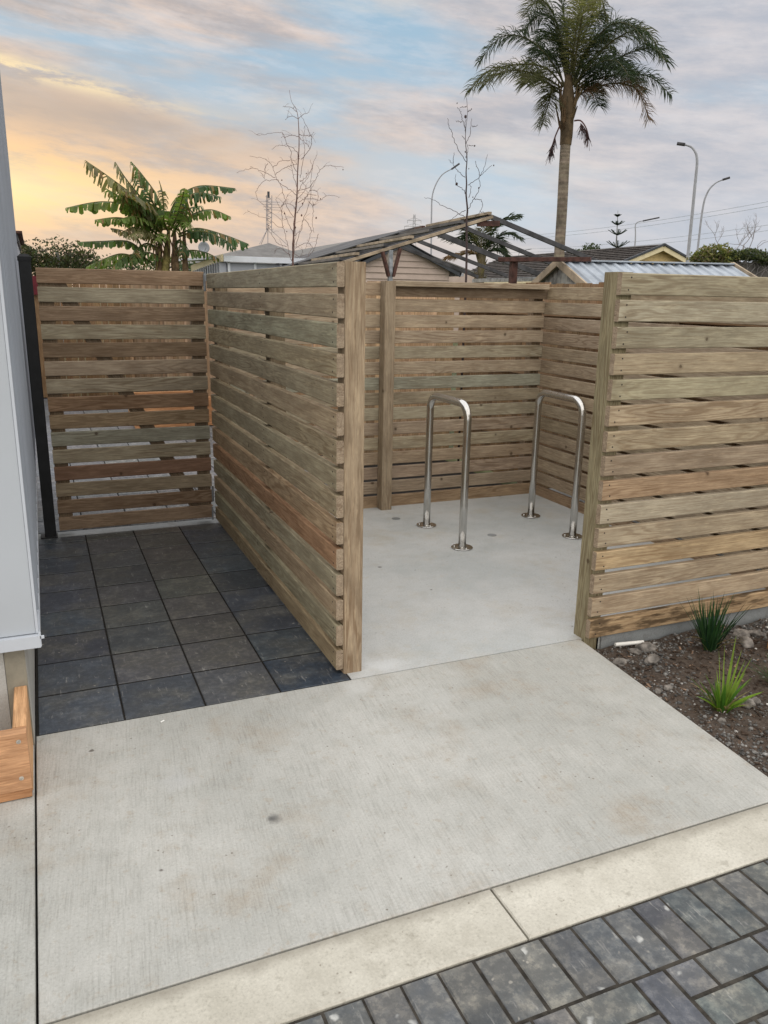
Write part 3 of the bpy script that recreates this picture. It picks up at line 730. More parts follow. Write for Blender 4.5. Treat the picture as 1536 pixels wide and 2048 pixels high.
# blue grey shed with a white gutter, left of centre
yg = 17.0
A = pt(447, 521, Y=yg); B = pt(703, 512, Y=yg); zg = (A.z+B.z)/2
sh = thing('building', 'low blue grey shed with a long white gutter seen over the middle screen', 'shed', (A.x+2, yg+1.5, 0))
m = MB(); m.box(A.x+.1, B.x, yg+.1, yg+3, -.1, zg-.12); m.build('wall', 'blue_grey_clad', sh)
m = MB(); x = A.x+.1
while x < B.x: m.box(x, x+.05, yg+.06, yg+.099, -.1, zg-.1); x += .55
m.build('battens', 'white_trim', sh)
m = MB(); m.box(A.x, B.x+.05, yg-.06, yg+.05, zg-.11, zg); m.build('gutter', 'white_trim', sh)
E_ = pt(384, 537, Y=yg+2.9); 
m = MB(); m.board((A.x-.02, yg, zg-.04), (E_.x, yg+2.9, E_.z), .05, .14, .004); m.build('barge_board', 'cream_paint', sh)
m = MB(); n_ = 14
for i in range(n_):
    s_ = (i+.5)/n_; x = A.x+.02+(E_.x-A.x)*s_; y = yg+.05+2.85*s_; zz = zg-.08+(E_.z-zg)*s_
    m.box(x-.07, x+.07, y-.02, y+.06, -.1, zz)
m.build('side_boards', 'blue_grey_clad', sh)
m = MB(); quad(m, (A.x, yg, zg+.004), (B.x+.05, yg, zg+.004), (B.x+.05, yg+3.2, zg+.10), (A.x-.5, yg+3.2, zg+.02)); m.build('roof', 'white_trim', sh)

# hipped grey roof house behind
yh = 32; P0 = pt(538, 486, Y=yh+4); L0 = pt(395, 525, Y=yh); R0 = pt(680, 525, Y=yh)
h1 = thing('house', 'house with a low grey hipped roof carrying the lattice antenna mast', 'house', (P0.x, yh+4, 0))
zb = L0.z; m = MB()
apx = P0; f0, f1, b1, b0 = Vector((L0.x, yh, zb)), Vector((R0.x, yh, zb)), Vector((R0.x, yh+9, zb)), Vector((L0.x, yh+9, zb))
a1 = Vector((apx.x, yh+4, apx.z))
m.add([f0, f1, b1, b0, a1], [(0, 1, 4), (1, 2, 4), (2, 3, 4), (3, 0, 4), (3, 2, 1, 0)]); m.build('roof', 'roof_grey', h1)
m = MB(); m.box(L0.x+.4, R0.x-.4, yh+.4, yh+8.6, -.1, zb-.003); m.build('wall', 'blue_grey_clad', h1)
# long grey roof house (ridge climbing to the right)
A = pt(762, 474, Z=3.9); B = pt(560, 508, Z=3.9)
d = (B-A).normalized(); nn = Vector((-d.y, d.x, 0)); 
if nn.y > 0: nn = -nn
if B.y > 70: B = A+d*40
h2 = thing('house', 'house with a long dark grey roof rising towards the carport frame', 'house', tuple((A+B)/2*1.0))
h2.location.z = 0
e = nn*5+Vector((0, 0, -1.5)); e2_ = -nn*5+Vector((0, 0, -1.5))
m = MB(); quad(m, B+e, A+e, A, B); m.build('roof', 'roof_grey', h2)
m = MB(); quad(m, A+e2_, B+e2_, B, A); m.build('roof', 'roof_grey', h2)
a_, b_ = A+e*.93, B+e*.93; c_, d_ = B+e2_*.93, A+e2_*.93
m = MB(); m.add([(q.x, q.y, z) for z in (-.1, 2.35) for q in (a_, b_, c_, d_)]+[A-Vector((0, 0, .08)), B-Vector((0, 0, .08))], [(0, 1, 5, 4), (1, 2, 6, 9, 5), (2, 3, 7, 6), (3, 0, 4, 8, 7)]); m.build('wall', 'beige_board', h2)

# beige weatherboard gable
yw = 26.0; AP = pt(803, 486, Y=yw); RE = pt(916, 549, Y=yw); LE = Vector((2*AP.x-RE.x, yw, RE.z))
h3 = thing('house', 'beige weatherboard gable end with a dark barge board behind the carport', 'house', (AP.x, yw+4, 0))
m = MB(); m.add([(LE.x+.35, yw, -.1), (RE.x-.35, yw, -.1), (RE.x-.35, yw, RE.z+.12), (AP.x, yw, AP.z-.05), (LE.x+.35, yw, RE.z+.12)]+[(LE.x+.35, yw+8, -.1), (RE.x-.35, yw+8, -.1), (RE.x-.35, yw+8, RE.z+.12), (AP.x, yw+8, AP.z-.05), (LE.x+.35, yw+8, RE.z+.12)],
    [(0, 1, 2, 3, 4), (9, 8, 7, 6, 5), (1, 6, 7, 2), (0, 4, 9, 5)]); m.build('wall', 'beige_board', h3)
m = MB(); z = .2; slope = (AP.z-RE.z)/(RE.x-AP.x)
while z < AP.z-.15:
    hw = min(RE.x-AP.x-.36, (AP.z-z-.08)/slope)
    if hw > .1: m.add([(AP.x-hw, yw-.001, z+.19), (AP.x-hw, yw-.045, z), (AP.x+hw, yw-.045, z), (AP.x+hw, yw-.001, z+.19), (AP.x-hw, yw-.001, z), (AP.x+hw, yw-.001, z)], [(1, 2, 3, 0), (4, 5, 2, 1), (0, 4, 1), (2, 5, 3)])
    z += .20
m.build('weatherboards', 'beige_board', h3)
for s_, E1 in ((1, RE), (-1, LE)):
    m = MB(); m.board((AP.x, yw-.22, AP.z-.02), (E1.x, yw-.22, E1.z), .06, .20, .01); m.build('barge_board', 'dark_fascia', h3)
    m = MB(); quad(m, *((AP+Vector((0, -.25, .08)), AP+Vector((0, 8, .08)), E1+Vector((0, 8, .08)), E1+Vector((0, -.25, .08))) if s_ < 0 else (E1+Vector((0, -.25, .08)), E1+Vector((0, 8, .08)), AP+Vector((0, 8, .08)), AP+Vector((0, -.25, .08)))), th=.06)
    m.build('roof', 'roof_sheet_dark', h3)
    m = MB(); m.box(E1.x-.06, E1.x+.10, yw-.25, yw+8, E1.z-.06, E1.z+.05); m.build('gutter', 'lamp_pole', h3)

# yellow tiled house on the right
A = pt(1327, 488, Z=4.4); B = pt(1010, 513, Z=4.4); d = (B-A).normalized()
if (B-A).length > 34: B = A+d*34
side = Vector((-d.y, d.x, 0)); side = side if side.x > 0 else -side      # to the right
h4 = thing('house', 'cream yellow house with a dark tiled gable roof behind the corrugated shed', 'house', (A.x, A.y+3, 0))
sp_ = 4.6; dz = 1.75
eL = A-side*sp_-Vector((0, 0, dz)); eR = A+side*sp_-Vector((0, 0, dz)); d3 = Vector((d.x, d.y, 0))
# right rake check handled by spans
m = MB(); q = B-A; quad(m, eL, A, A+q, eL+q, th=.08)
m.build('roof', 'roof_tile', h4)
m = MB(); quad(m, A, eR, eR+q, A+q, th=.08); m.build('roof', 'roof_tile', h4)
m = MB()   # tile courses on the slope facing the camera
for k in range(1, 15):
    s_ = k/15; a_ = A.lerp(eL, s_)+Vector((0, 0, .03)); m.board(a_, a_+q, .10, .03, .004)
m.build('tile_courses', 'roof_tile', h4)
g0 = .35
wl, wr = eL+side*.5+d3*.4, eR-side*.5+d3*.4
m = MB(); ap = A+d3*.4-Vector((0, 0, .1)); zw = eL.z+.16
m.add([(wl.x, wl.y, -.1), (wr.x, wr.y, -.1), (wr.x, wr.y, zw), tuple(ap), (wl.x, wl.y, zw)]+[(wl.x+q.x, wl.y+q.y, -.1), (wl.x+q.x, wl.y+q.y, zw)], [(0, 1, 2, 3, 4), (5, 0, 4, 6)])
m.build('wall', 'yellow_paint', h4)
m = MB(); zz = zw+.1
while zz < ap.z-.2:
    f_ = (ap.z-zz)/(ap.z-zw); a_ = ap.lerp(Vector((wl.x, wl.y, zw)), f_*.96); b_ = ap.lerp(Vector((wr.x, wr.y, zw)), f_*.96); a_.z = b_.z = zz
    m.board(a_-d3*.02, b_-d3*.02, .02, .03, .003); zz += .17
m.build('weatherboards', 'yellow_paint', h4)
for E1 in (eL, eR):
    m = MB(); m.board(A-Vector((0, 0, .20))-d3*.03, E1-Vector((0, 0, .20))-d3*.03, .04, .24, .01); m.build('barge_board', 'cream_paint', h4)
    m = MB(); m.board(A-Vector((0, 0, .02))-d3*.06, E1-Vector((0, 0, .02))-d3*.06, .12, .11, .01); m.build('barge_cap', 'dark_fascia', h4)
m = MB(); m.board(eL+Vector((-.1, 0, -.16)), eL+q+Vector((-.1, 0, -.16)), .12, .16, .01); m.build('gutter', 'cream_paint', h4)

# corrugated garden shed
z1 = 2.12; A = pt(1118, 524, Z=z1); B = pt(1462, 530, Z=z1)
if True:
    yA = 9.3; A = pt(1118, 524, Y=yA); d_ = None
    z1 = A.z; B = pt(1462, 531, D=12.7); B.z = z1+.02
gs = thing('garden_shed', 'small garden shed with a ribbed metal roof just behind the right screens', 'shed', (A.x+1, A.y, 0))
d = (B-A); dn = d.normalized(); nr = Vector((dn.y, -dn.x, 0)); nr = nr if nr.y < 0 else -nr
ze = -.60; sp_ = 1.55
eF = nr*sp_+Vector((0, 0, ze)); eBk = -nr*sp_+Vector((0, 0, ze))
m = MB(); corr(m, A+eF, B+eF, B, A, 16, .02); m.build('roof', 'zinc_roof', gs)
m = MB(); corr(m, B+eBk, A+eBk, A, B, 16, .02); m.build('roof', 'zinc_roof', gs)
m = MB(); m.board(A+Vector((0, 0, .02)), B+Vector((0, 0, .02)), .16, .02, .004); m.build('ridge_cap', 'zinc_roof', gs)
for P in (A, B):
    for e_ in (eF, eBk):
        m = MB(); m.board(P+(-dn if P is A else dn)*.02+Vector((0, 0, .0)), P+(-dn if P is A else dn)*.02+e_*1.03, .03, .10, .003, tint=(.55, .44, .30, 0)); m.build('barge_board', 'tan_lumber', gs)
m = MB(); a_, b_ = A+eF*.93+dn*.05, A+eBk*.93+dn*.05; zt = a_.z
n_ = 22; vs = []; fs = []
for i in range(n_*2+1):
    s_ = i/(n_*2); q = a_.lerp(b_, s_); off = (-dn*.018 if i % 2 else dn*.0); zz = zt+(A.z-zt)*(1-abs(2*s_-1))-.03
    vs += [(q.x+off.x, q.y+off.y, -.1), (q.x+off.x, q.y+off.y, zz)]
fs = [(2*i, 2*i+1, 2*i+3, 2*i+2) for i in range(n_*2)]
k = len(vs); vs += [(v[0]+dn.x*.03, v[1]+dn.y*.03, v[2]) for v in vs]; fs += [tuple(x+k for x in f[::-1]) for f in fs]
m.add(vs, fs); m.build('gable_wall', 'zinc_wall', gs)
m = MB(); c_, dd = B+eF*.9, B+eBk*.9
m.add([(q.x, q.y, z) for z in (-.1, zt-.02) for q in (a_, c_, dd, b_)], [(0, 1, 5, 4), (1, 2, 6, 5), (2, 3, 7, 6)]); m.build('wall', 'zinc_wall', gs)

# ------------------------------------------------------------------ carport frame
cpz = 3.0
TX = [pt(982, 434, Z=cpz), pt(916, 448, Z=cpz), pt(864, 459, Z=cpz), pt(815, 469, Z=cpz), pt(758, 477, Z=cpz)]
ca = TX[0]; dirr = (TX[4]-TX[0]); dirr.z = 0; dirr.normalize(); sd = Vector((dirr.y, -dirr.x, 0)); sd = sd if sd.x > 0 else -sd
cpt = thing('carport_frame', 'bare gabled carport frame of rusty steel rafters and loose battens, half unroofed', 'carport', (ca.x, ca.y+3, 0))
steps = [(T-ca).dot(dirr) for T in TX]
HW, DZ = 2.7, -.84
m_ridge = MB(); m_ridge.board(ca+Vector((0, 0, .0)), ca+dirr*steps[4], .09, .07, .004); m_ridge.build('ridge_beam', 'grey_steel', cpt)
for k, st in enumerate(steps):
    a = ca+dirr*st
    for s_ in (1, -1):
        c0 = (.2, .2, .2, 0)
        m = MB(); m.board(a, a+sd*HW*s_+Vector((0, 0, DZ)), 0.05, .08 if k != 2 else .11, .004); m.build('rafter', 'grey_steel', cpt)
m = MB(); m.board(ca+sd*.16-Vector((0, 0, .10)), ca-sd*.25-Vector((0, 0, .12)), .06, .09, .004); m.build('apex_bracket', 'rust_steel', cpt)
# battens lying on the left slope
for i, (t0, s0, s1, mt_) in enumerate(((.03, 0, .45, 'tan_lumber'), (.05, .48, .7, 'rust_steel'), (.07, .72, .98, 'tan_lumber'), (.22, 0, .9, 'roof_sheet_dark'), (.38, .05, 1, 'grey_steel'), (.55, 0, .8, 'tan_lumber'), (.72, 0, 1, 'grey_steel'), (.9, 0, 1, 'tan_lumber'), (1.0, 0, 1, 'grey_steel'))):
    o_ = -sd*HW*t0+Vector((0, 0, DZ*t0+.075)); L = steps[4]
    m = MB(); m.board(ca+o_+dirr*(L*s0-.12), ca+o_+dirr*L*s1, .07, .045, .003); m.build('batten', mt_, cpt)
m = MB(); quad(m, ca-sd*HW*.10+Vector((0, 0, DZ*.10+.11))+dirr*steps[2], ca-sd*HW*.10+Vector((0, 0, DZ*.10+.11))+dirr*(steps[4]+1.2), ca-sd*HW*1.1+Vector((0, 0, DZ*1.1+.11))+dirr*(steps[4]+1.2), ca-sd*HW*1.1+Vector((0, 0, DZ*1.1+.11))+dirr*steps[2], th=.02)
m.build('roof_sheet', 'roof_sheet_dark', cpt)
m = MB(); m.board(ca-Vector((0, 0, .0))+dirr*-.06, ca-sd*HW*1.05+Vector((0, 0, DZ*1.05))+dirr*-.06, .05, .05, .003); m.build('barge_batten', 'tan_lumber', cpt)
for s_ in (1, -1):
    m = MB(); o_ = sd*HW*s_+Vector((0, 0, DZ-.09)); m.board(ca+o_-dirr*.3, ca+o_+dirr*(steps[4]+.3), .06, .09, .004); m.build('eave_beam', 'grey_steel' if s_ < 0 else 'galvanised', cpt)
    for st in (steps[0]+.1, steps[4]):
        if s_ < 0 and st < 1: continue
        q = ca+sd*HW*s_+dirr*st; m = MB(); m.board((q.x, q.y, -.14), (q.x, q.y, cpz+DZ-.14), .07, .07, .004, (0, 1, 0)); m.build('post', 'grey_steel', cpt)
pp = pt(784, 500, Y=ca.y)
m = MB(); m.board((pp.x, ca.y+.06, -.14), (pp.x, ca.y+.06, pp.z), .07, .07, .004, (0, 1, 0)); m.build('post', 'galvanised', cpt)
for s_ in (-1, 1):
    m = MB(); m.board((pp.x+s_*.04, ca.y+.03, pp.z-.42), (pp.x+s_*.16, ca.y+.03, pp.z+s_*.03), .04, .09, .003, (0, 1, 0)); m.build('bracket', 'rust_steel', cpt)

# rust red T frame in front of it
pr = pt(1028, 516, D=11.3); q0 = pt(998, 519, D=11.3); q1 = pt(1182, 518, D=11.0)
rt2 = thing('steel_frame', 'rust red steel post with a flat crossbeam behind the back screen', 'steel frame', (pr.x, pr.y, 0))
m = MB(); m.board((pr.x, pr.y, -.14), (pr.x, pr.y, pr.z-.02), .085, .085, .004, (0, 1, 0)); m.build('post', 'rust_steel', rt2)
m = MB(); m.board(q0, Vector((q1.x, q1.y, q0.z)), .08, .055, .003); m.build('beam', 'rust_steel', rt2)

# ------------------------------------------------------------------ mast, dish, pylon, lamps, cables
mb = pt(537, 489, Y=34); mtp = pt(537, 391, Y=34)
ms_ = thing('antenna_mast', 'slim lattice antenna mast with guy wires on the grey hipped roof', 'antenna', (mb.x, 34, mb.z-.2))
m = MB(); w = .11
for sx, sy_ in ((-1, -1), (1, -1), (0, 1)): m.tube([(mb.x+sx*w, 34+sy_*w, mb.z-.15 if sx == 0 else mb.z+.55), (mtp.x+sx*w, 34+sy_*w, mtp.z)], .016, 5)
z = mb.z+.6; s_ = 1
while z < mtp.z-.1:
    m.tube([(mb.x-w*s_, 34-w, z), (mb.x+w*s_, 34-w, z+.09)], .014, 4); z += .09; s_ = -s_
m.build('lattice', 'twig_grey', ms_)
m = MB(); m.tube([(mtp.x, 34, mtp.z-.1), (mtp.x, 34, mtp.z+.15)], .05, 8); m.build('head', 'dark_fascia', ms_)
m = MB()
for k in range(4): m.tube([(mtp.x-.35+k*.05, 34, mtp.z-.25-k*.1), (mtp.x+.45, 34-.1, mtp.z-.25-k*.1)], .009, 4)
m.build('aerial', 'twig_grey', ms_)
gz = pt(537, 455, Y=34).z
for (u, v, y) in ((519, 488, 33), (522, 489, 37), (577, 492, 34)):
    g = pt(u, v, Y=y); m = MB(); m.tube([(mb.x, 34, gz), tuple(g)], .012, 4); m.build('guy_wire', 'twig_grey', ms_)
dp = pt(408, 495, Y=25)
ds = thing('satellite_dish', 'round grey satellite dish partly behind the banana leaves', 'dish', (dp.x, 25, dp.z-.5))
m = MB(); n = 28; vs = [(dp.x, 25.08, dp.z)]; fs = []; Rr = .17
for ring in (1, 2, 3):
    for k in range(n):
        a = 2*math.pi*k/n; r = Rr*ring/3; vs.append((dp.x+r*math.cos(a), 25.08-.06*(ring/3)**2, dp.z+r*math.sin(a)))
fs += [(0, 1+(k+1) % n, 1+k) for k in range(n)]
for ring in (0, 1): fs += [(1+ring*n+k, 1+ring*n+(k+1) % n, 1+(ring+1)*n+(k+1) % n, 1+(ring+1)*n+k) for k in range(n)]
m.add(vs, fs); k0 = m.build('reflector', 'dish_grey', ds, smooth=True); so = k0.modifiers.new('s', 'SOLIDIFY'); so.thickness = .008
m = MB(); m.tube([(dp.x, 25.1, dp.z), (dp.x, 25.15, dp.z-1.2)], .02, 8); m.build('mount', 'dish_grey', ds)
m = MB(); m.tube([(dp.x, 25.05, dp.z-.16), (dp.x+.02, 24.8, dp.z-.02)], .008, 6); m.build('feed_arm', 'dish_grey', ds)

def lamp(label, poly, D, head, r=.09, group='street lamps beyond the houses'):
    pts = [pt(u, v, D=D) for u, v in poly]; b = pts[0].copy()
    t_ = thing('street_lamp', label, 'street lamp', (b.x, b.y, 0), group)
    # smooth the bend
    P = [Vector((b.x, b.y, 0))]+pts; out = []
    for i in range(len(P)-1):
        p_, a, c, n_ = P[max(i-1, 0)], P[i], P[i+1], P[min(i+2, len(P)-1)]
        for k in range(6):
            t = k/6; out.append(.5*((2*a)+(c-p_)*t+(2*p_-5*a+4*c-n_)*t*t+(3*a-p_-3*c+n_)*t**3))
    out.append(P[-1])
    m = MB(); m.tube(out, [r*(1-.55*i/(len(out)-1)) for i in range(len(out))], 8); m.build('pole', 'lamp_pole', t_, smooth=True)
    h0 = P[-1]; hd = (pt(head[0], head[1], D=D)-h0); L = hd.length; hd.normalize()
    m = MB(); m.board(h0-hd*L*.15, h0+hd*L, r*2.4, r*1.5, r*.4); m.build('lamp_head', 'grey_steel', t_)
lamp('arched street lamp rising behind the left side of the carport frame', [(862, 520), (863, 430), (866, 385), (882, 352), (905, 337)], 50, (919, 327), .06)
lamp('tallest street lamp at right with its arm bending left', [(1375, 520), (1390, 370), (1394, 318), (1385, 296), (1368, 289)], 42, (1354, 287), .085)
lamp('curved street lamp arching right, right of the tallest lamp', [(1393, 520), (1405, 420), (1415, 385), (1430, 367), (1447, 359)], 55, (1460, 355), .075)
lamp('short street lamp with a straight slanted arm above the tiled roof', [(1269, 500), (1271, 470), (1272, 447), (1290, 441)], 75, (1319, 435), .07)
lamp('faint low street lamp between the palm trunk and the carport', [(1037, 516), (1038, 508), (1042, 504), (1052, 500)], 120, (1063, 498), .05)
# pylon
D = 210; b0 = pt(829, 545, D=D); t0 = pt(829, 429, D=D); H = t0.z
py = thing('pylon', 'distant lattice electricity pylon behind the carport roof', 'pylon', (b0.x, b0.y, 0))
ax = Vector((cy, -sy, 0)); m = MB(); wd = lambda z: 1.3*(1-z/H)**1.2+.18
for s_ in (-1, 1):
    m.tube([Vector((b0.x, b0.y, 0))+ax*s_*wd(0)+Vector((0, 0, 0))]+[Vector((t0.x, t0.y, 0))+ax*s_*wd(z)+Vector((0, 0, z)) for z in (H*.3, H*.6, H*.8, H)], .09, 4)
zs = [H*k/16 for k in range(17)]
for i in range(16):
    for s_ in (-1, 1):
        m.tube([Vector((t0.x, t0.y, zs[i]))+ax*s_*wd(zs[i]), Vector((t0.x, t0.y, zs[i+1]))-ax*s_*wd(zs[i+1])], .07, 3)
for v, hw in ((441, 1.7), (453, 2.4)):
    z = pt(829, v, D=D).z; c = Vector((t0.x, t0.y, z))
    m.tube([c-ax*hw, c+ax*hw], .10, 4); m.tube([c-ax*hw, c+Vector((0, 0, .7))], .06, 4); m.tube([c+ax*hw, c+Vector((0, 0, .7))], .06, 4)
    for s_ in (-1, 1): m.tube([c+ax*hw*s_, c+ax*hw*s_-Vector((0, 0, .7))], .06, 4)
m.build('lattice', 'pylon_haze_grey', py)
for i, (u0, v0, u1, v1) in enumerate(((1000, 474, 1640, 383), (1000, 480, 1640, 393), (1000, 499, 1640, 434), (1000, 505, 1640, 446))):
    a, b = pt(u0, v0, D=150), pt(u1, v1, D=105); pts = []
    for k in range(25):
        s_ = k/24; q = a.lerp(b, s_); q.z -= 1.6*4*s_*(1-s_)*.5; pts.append(q)
    m = MB(); m.tube(pts, .034, 4)
    tag(m.build('power_cable', 'cable'), ['top', 'second', 'third', 'lowest'][i]+' of the four long power cables crossing the sky at right', 'cable', 'power cables across the sky')

# ------------------------------------------------------------------ vegetation
def cards(m, c, rx, ry, rz, n, size, cols, hole=.15, seed=0, droop=0):
    c = Vector(c)
    for i in range(n):
        while True:
            p = Vector((R.uniform(-1, 1), R.uniform(-1, 1), R.uniform(-1, 1)))
            if p.length <= 1 and (p.length > .35 or R.random() < .3): break
        k = 1+.42*mn.noise(p*2.1+Vector((seed, 0, 0)))+.25*mn.noise(p*5+Vector((seed, 3, 0)))
        if mn.noise(p*3.2+Vector((seed, 9, 0))) < -.22-hole*0: continue
        q = c+Vector((p.x*rx*k, p.y*ry*k, p.z*rz*k))
        nr = Vector((R.gauss(0, 1), R.gauss(0, 1), R.gauss(0, 1))).normalized(); t1 = nr.orthogonal().normalized(); t2 = nr.cross(t1)
        s_ = size*R.uniform(.6, 1.3); a = R.uniform(0, 6.3); u = t1*math.cos(a)+t2*math.sin(a); w = nr.cross(u)
        m.add([q-u*s_, q+w*s_*.45, q+u*s_, q-w*s_*.45], [(0, 1, 2, 3)], jit(R.choice(cols), .25))
# dark tree at left
c = pt(115, 520, Y=30)
tr = thing('tree', 'dark rounded evergreen tree low on the horizon left of the banana', 'tree', (c.x, 30, 0))
m = MB()
for (u, v, r, hh) in ((125, 520, 1.15, .72), (160, 528, .7, .5), (75, 525, .75, .5), (48, 512, .35, .42), (105, 540, 1.5, .6)):
    q = pt(u, v, Y=30); cards(m, q, r, 1.0, hh, 2200, .055, [(.035, .05, .02), (.05, .065, .025), (.07, .08, .03), (.06, .045, .03)], seed=u)
m.build('crown', 'leaf_dark', tr)
m = MB(); m.tube([(c.x, 30, -.14), (c.x+.1, 30, 1.4), (c.x, 30, c.z+.3)], [.18, .13, .05], 8); m.build('trunk', 'palm_trunk', tr)
# pale shrubs behind the banana
q = pt(265, 532, Y=24); m = MB()
sb = thing('shrub', 'low loose green shrub behind the foot of the banana', 'shrub', (q.x, 24, 0))
for (u, v, r) in ((225, 540, .5), (290, 535, .55), (350, 535, .6)):
    w_ = pt(u, v, Y=24); cards(m, w_, r, .5, .36, 900, .05, [(.06, .10, .04), (.09, .12, .05), (.05, .07, .03)], seed=u)
m.build('foliage', 'leaf_dark', sb); m = MB(); m.tube([(q.x, 24, -.14), (q.x, 24, q.z)], [.07, .03], 6); m.build('stem', 'twig_dark', sb)
# shrub over tiled roof
q = pt(1183, 497, D=60); m = MB(); sb = thing('shrub', 'small dark treetop peeping over the tiled roof beside the palm trunk', 'tree', (q.x, q.y, 0))
cards(m, q, .7, .6, .38, 500, .09, [(.05, .07, .03)], seed=3); cards(m, q+Vector((-.9, 0, -.3)), .7, .5, .25, 300, .09, [(.05, .07, .03)], seed=5)
m.build('crown', 'leaf_dark', sb); m = MB(); m.tube([(q.x, q.y, -.14), (q.x, q.y, q.z)], [.15, .05], 6); m.build('trunk', 'palm_trunk', sb)
# right hedge on the creeper wall
D = 26
wl_ = thing('creeper_wall', 'rough grey wall overgrown with dry creeper stems at far right', 'wall', tuple(pt(1480, 560, D=D).xy)+(0,))
a, b = pt(1395, 523, D=D), pt(1560, 523, D=D); b.z = pt(1470, 524, D=D).z; a.z = b.z
dd = (b-a); dd.z = 0; dd.normalize(); b2 = b+dd*6; nn = Vector((-dd.y, dd.x, 0))
m = MB(); vs = []; nseg = 40
for i in range(nseg+1):
    q = a.lerp(b2, i/nseg); h = a.z+.09*mn.noise(Vector((i*.7, 0, 0)))
    for off in (0, .5): vs += [(q.x+nn.x*off, q.y+nn.y*off, -.1), (q.x+nn.x*off, q.y+nn.y*off, h)]
fs = []
for i in range(nseg):
    k = i*4; fs += [(k, k+4, k+5, k+1), (k+3, k+7, k+6, k+2), (k+1, k+5, k+7, k+3)]
m.add(vs, fs); m.build('masonry', 'old_wall', wl_)
m = MB()
for i in range(70):
    q = a.lerp(b2, R.random()*.6); p_ = Vector((q.x, q.y, a.z+R.uniform(-.1, .1)))-nn*.03*(1 if nn.y > 0 else -1); pts = [p_]; di = Vector((R.uniform(-1, 1), 0, R.uniform(-1.4, .5)))
    for k in range(7):
        di += Vector((R.uniform(-.6, .6), 0, R.uniform(-.7, .3))); di.normalize()
        p_ = p_+(dd*di.x+Vector((0, 0, di.z)))*R.uniform(.08, .18)-Vector((dd.y, -dd.x, 0))*0; pts.append(p_-Vector((0, .03, 0)))
    m.tube(pts, [.014, .005], 4)
m.build('creeper_stems', 'twig_grey', wl_)
def bush(label, blobs, D, cols, size, n=900, mat='leaf_dark'):
    q0 = pt(blobs[0][0], blobs[0][1], D=D); t_ = thing('shrub', label, 'shrub', (q0.x, q0.y, 0)); m = MB()
    for (u, v, r, hh) in blobs: cards(m, pt(u, v, D=D), r, .5, hh, n, size, cols, seed=u)
    m.build('foliage', mat, t_); m = MB()
    m.tube([(q0.x, q0.y, -.14), tuple(q0)], [.07, .03], 6); m.build('stem', 'twig_dark', t_)
bush('yellow green spiky shrub at the left end of the overgrown wall', ((1432, 503, .32, .22), (1445, 520, .30, .25), (1405, 516, .22, .2)), 25.8, [(.15, .17, .05), (.20, .20, .07), (.09, .11, .04), (.24, .19, .12)], .055)
bush('dark green hedge growing along the top of the overgrown wall', ((1465, 512, .34, .18), (1500, 509, .38, .16), (1535, 517, .38, .15), (1575, 518, .4, .15)), 25.9, [(.045, .065, .03), (.07, .09, .04), (.10, .11, .05)], .05, 1000)
# bare tree behind the wall
q = pt(1470, 505, D=30)
bt2 = thing('bare_tree', 'leafless grey twiggy tree above the overgrown wall at far right', 'tree', (q.x, q.y, 0))
m = MB(); ax = Vector((q.y, -q.x, 0)).normalized()
def twig(m, p, d, L, r, dep):
    pts = [p]; 
    for k in range(4):
        d = (d+Vector((R.uniform(-.25, .25), R.uniform(-.25, .25), R.uniform(-.12, .22)))).normalized(); p = p+d*L/4; pts.append(p)
    m.tube(pts, [r, r*.6], 4)
    if dep > 0:
        for k in range(3):
            twig(m, pts[R.randint(2, 4)], (d+Vector((R.uniform(-.8, .8), R.uniform(-.8, .8), R.uniform(-.2, .6)))).normalized(), L*.68, r*.6, dep-1)
for u, v, lx in ((1443, 497, -.5), (1470, 503, .35), (1488, 489, .6), (1500, 493, .15)):
    b = pt(u, v, D=30); base = Vector((q.x, q.y, 1.0)); m.tube([base, b], [.05, .02], 5)
    twig(m, b, (ax*lx+Vector((0, 0, .55))).normalized(), .48, .013, 3); m.build('branch', 'twig_grey', bt2); m = MB()
m = MB(); m.tube([(q.x, q.y, -.14), (q.x, q.y, 1.05)], [.09, .06], 8); m.build('trunk', 'twig_grey', bt2)

# norfolk pine
D = 48; b = pt(1232, 500, D=D); tp = pt(1236, 421, D=D)
npn = thing('pine_tree', 'young tiered pine with star shaped whorls above the tiled roof', 'tree', (b.x, b.y, 0))
m = MB(); m.tube([(b.x, b.y, -.14), tuple(b), tuple(tp)], [.12, .05, .012], 6); m.build('trunk', 'palm_trunk', npn)
for v, L in ((495, .62), (470, .50), (450, .34), (433, .16)):
    c = pt(1235, v, D=D); m = MB()
    for k in range(7):
        a = k*6.283/7+v; di = Vector((math.cos(a), math.sin(a), .25)); pts = [c+di*L*s_+Vector((0, 0, .28*L*s_*s_)) for s_ in (0, .33, .66, 1)]
        m.tube(pts, [.035, .02], 4, (.03, .05, .03, 0))
        for s_ in range(2, 15):
            pp_ = c+di*L*s_/15+Vector((0, 0, .28*L*(s_/15)**2)); sd_ = Vector((-math.sin(a), math.cos(a), 0))
            for g in (-1, 1): 
                e_ = pp_+sd_*g*.11+di*.06+Vector((0, 0, .03)); m.add([pp_, pp_+di*.06, e_], [(0, 1, 2)], (.03, .055, .035, 0))
    m.build('branch_whorl', 'leaf_dark', npn)


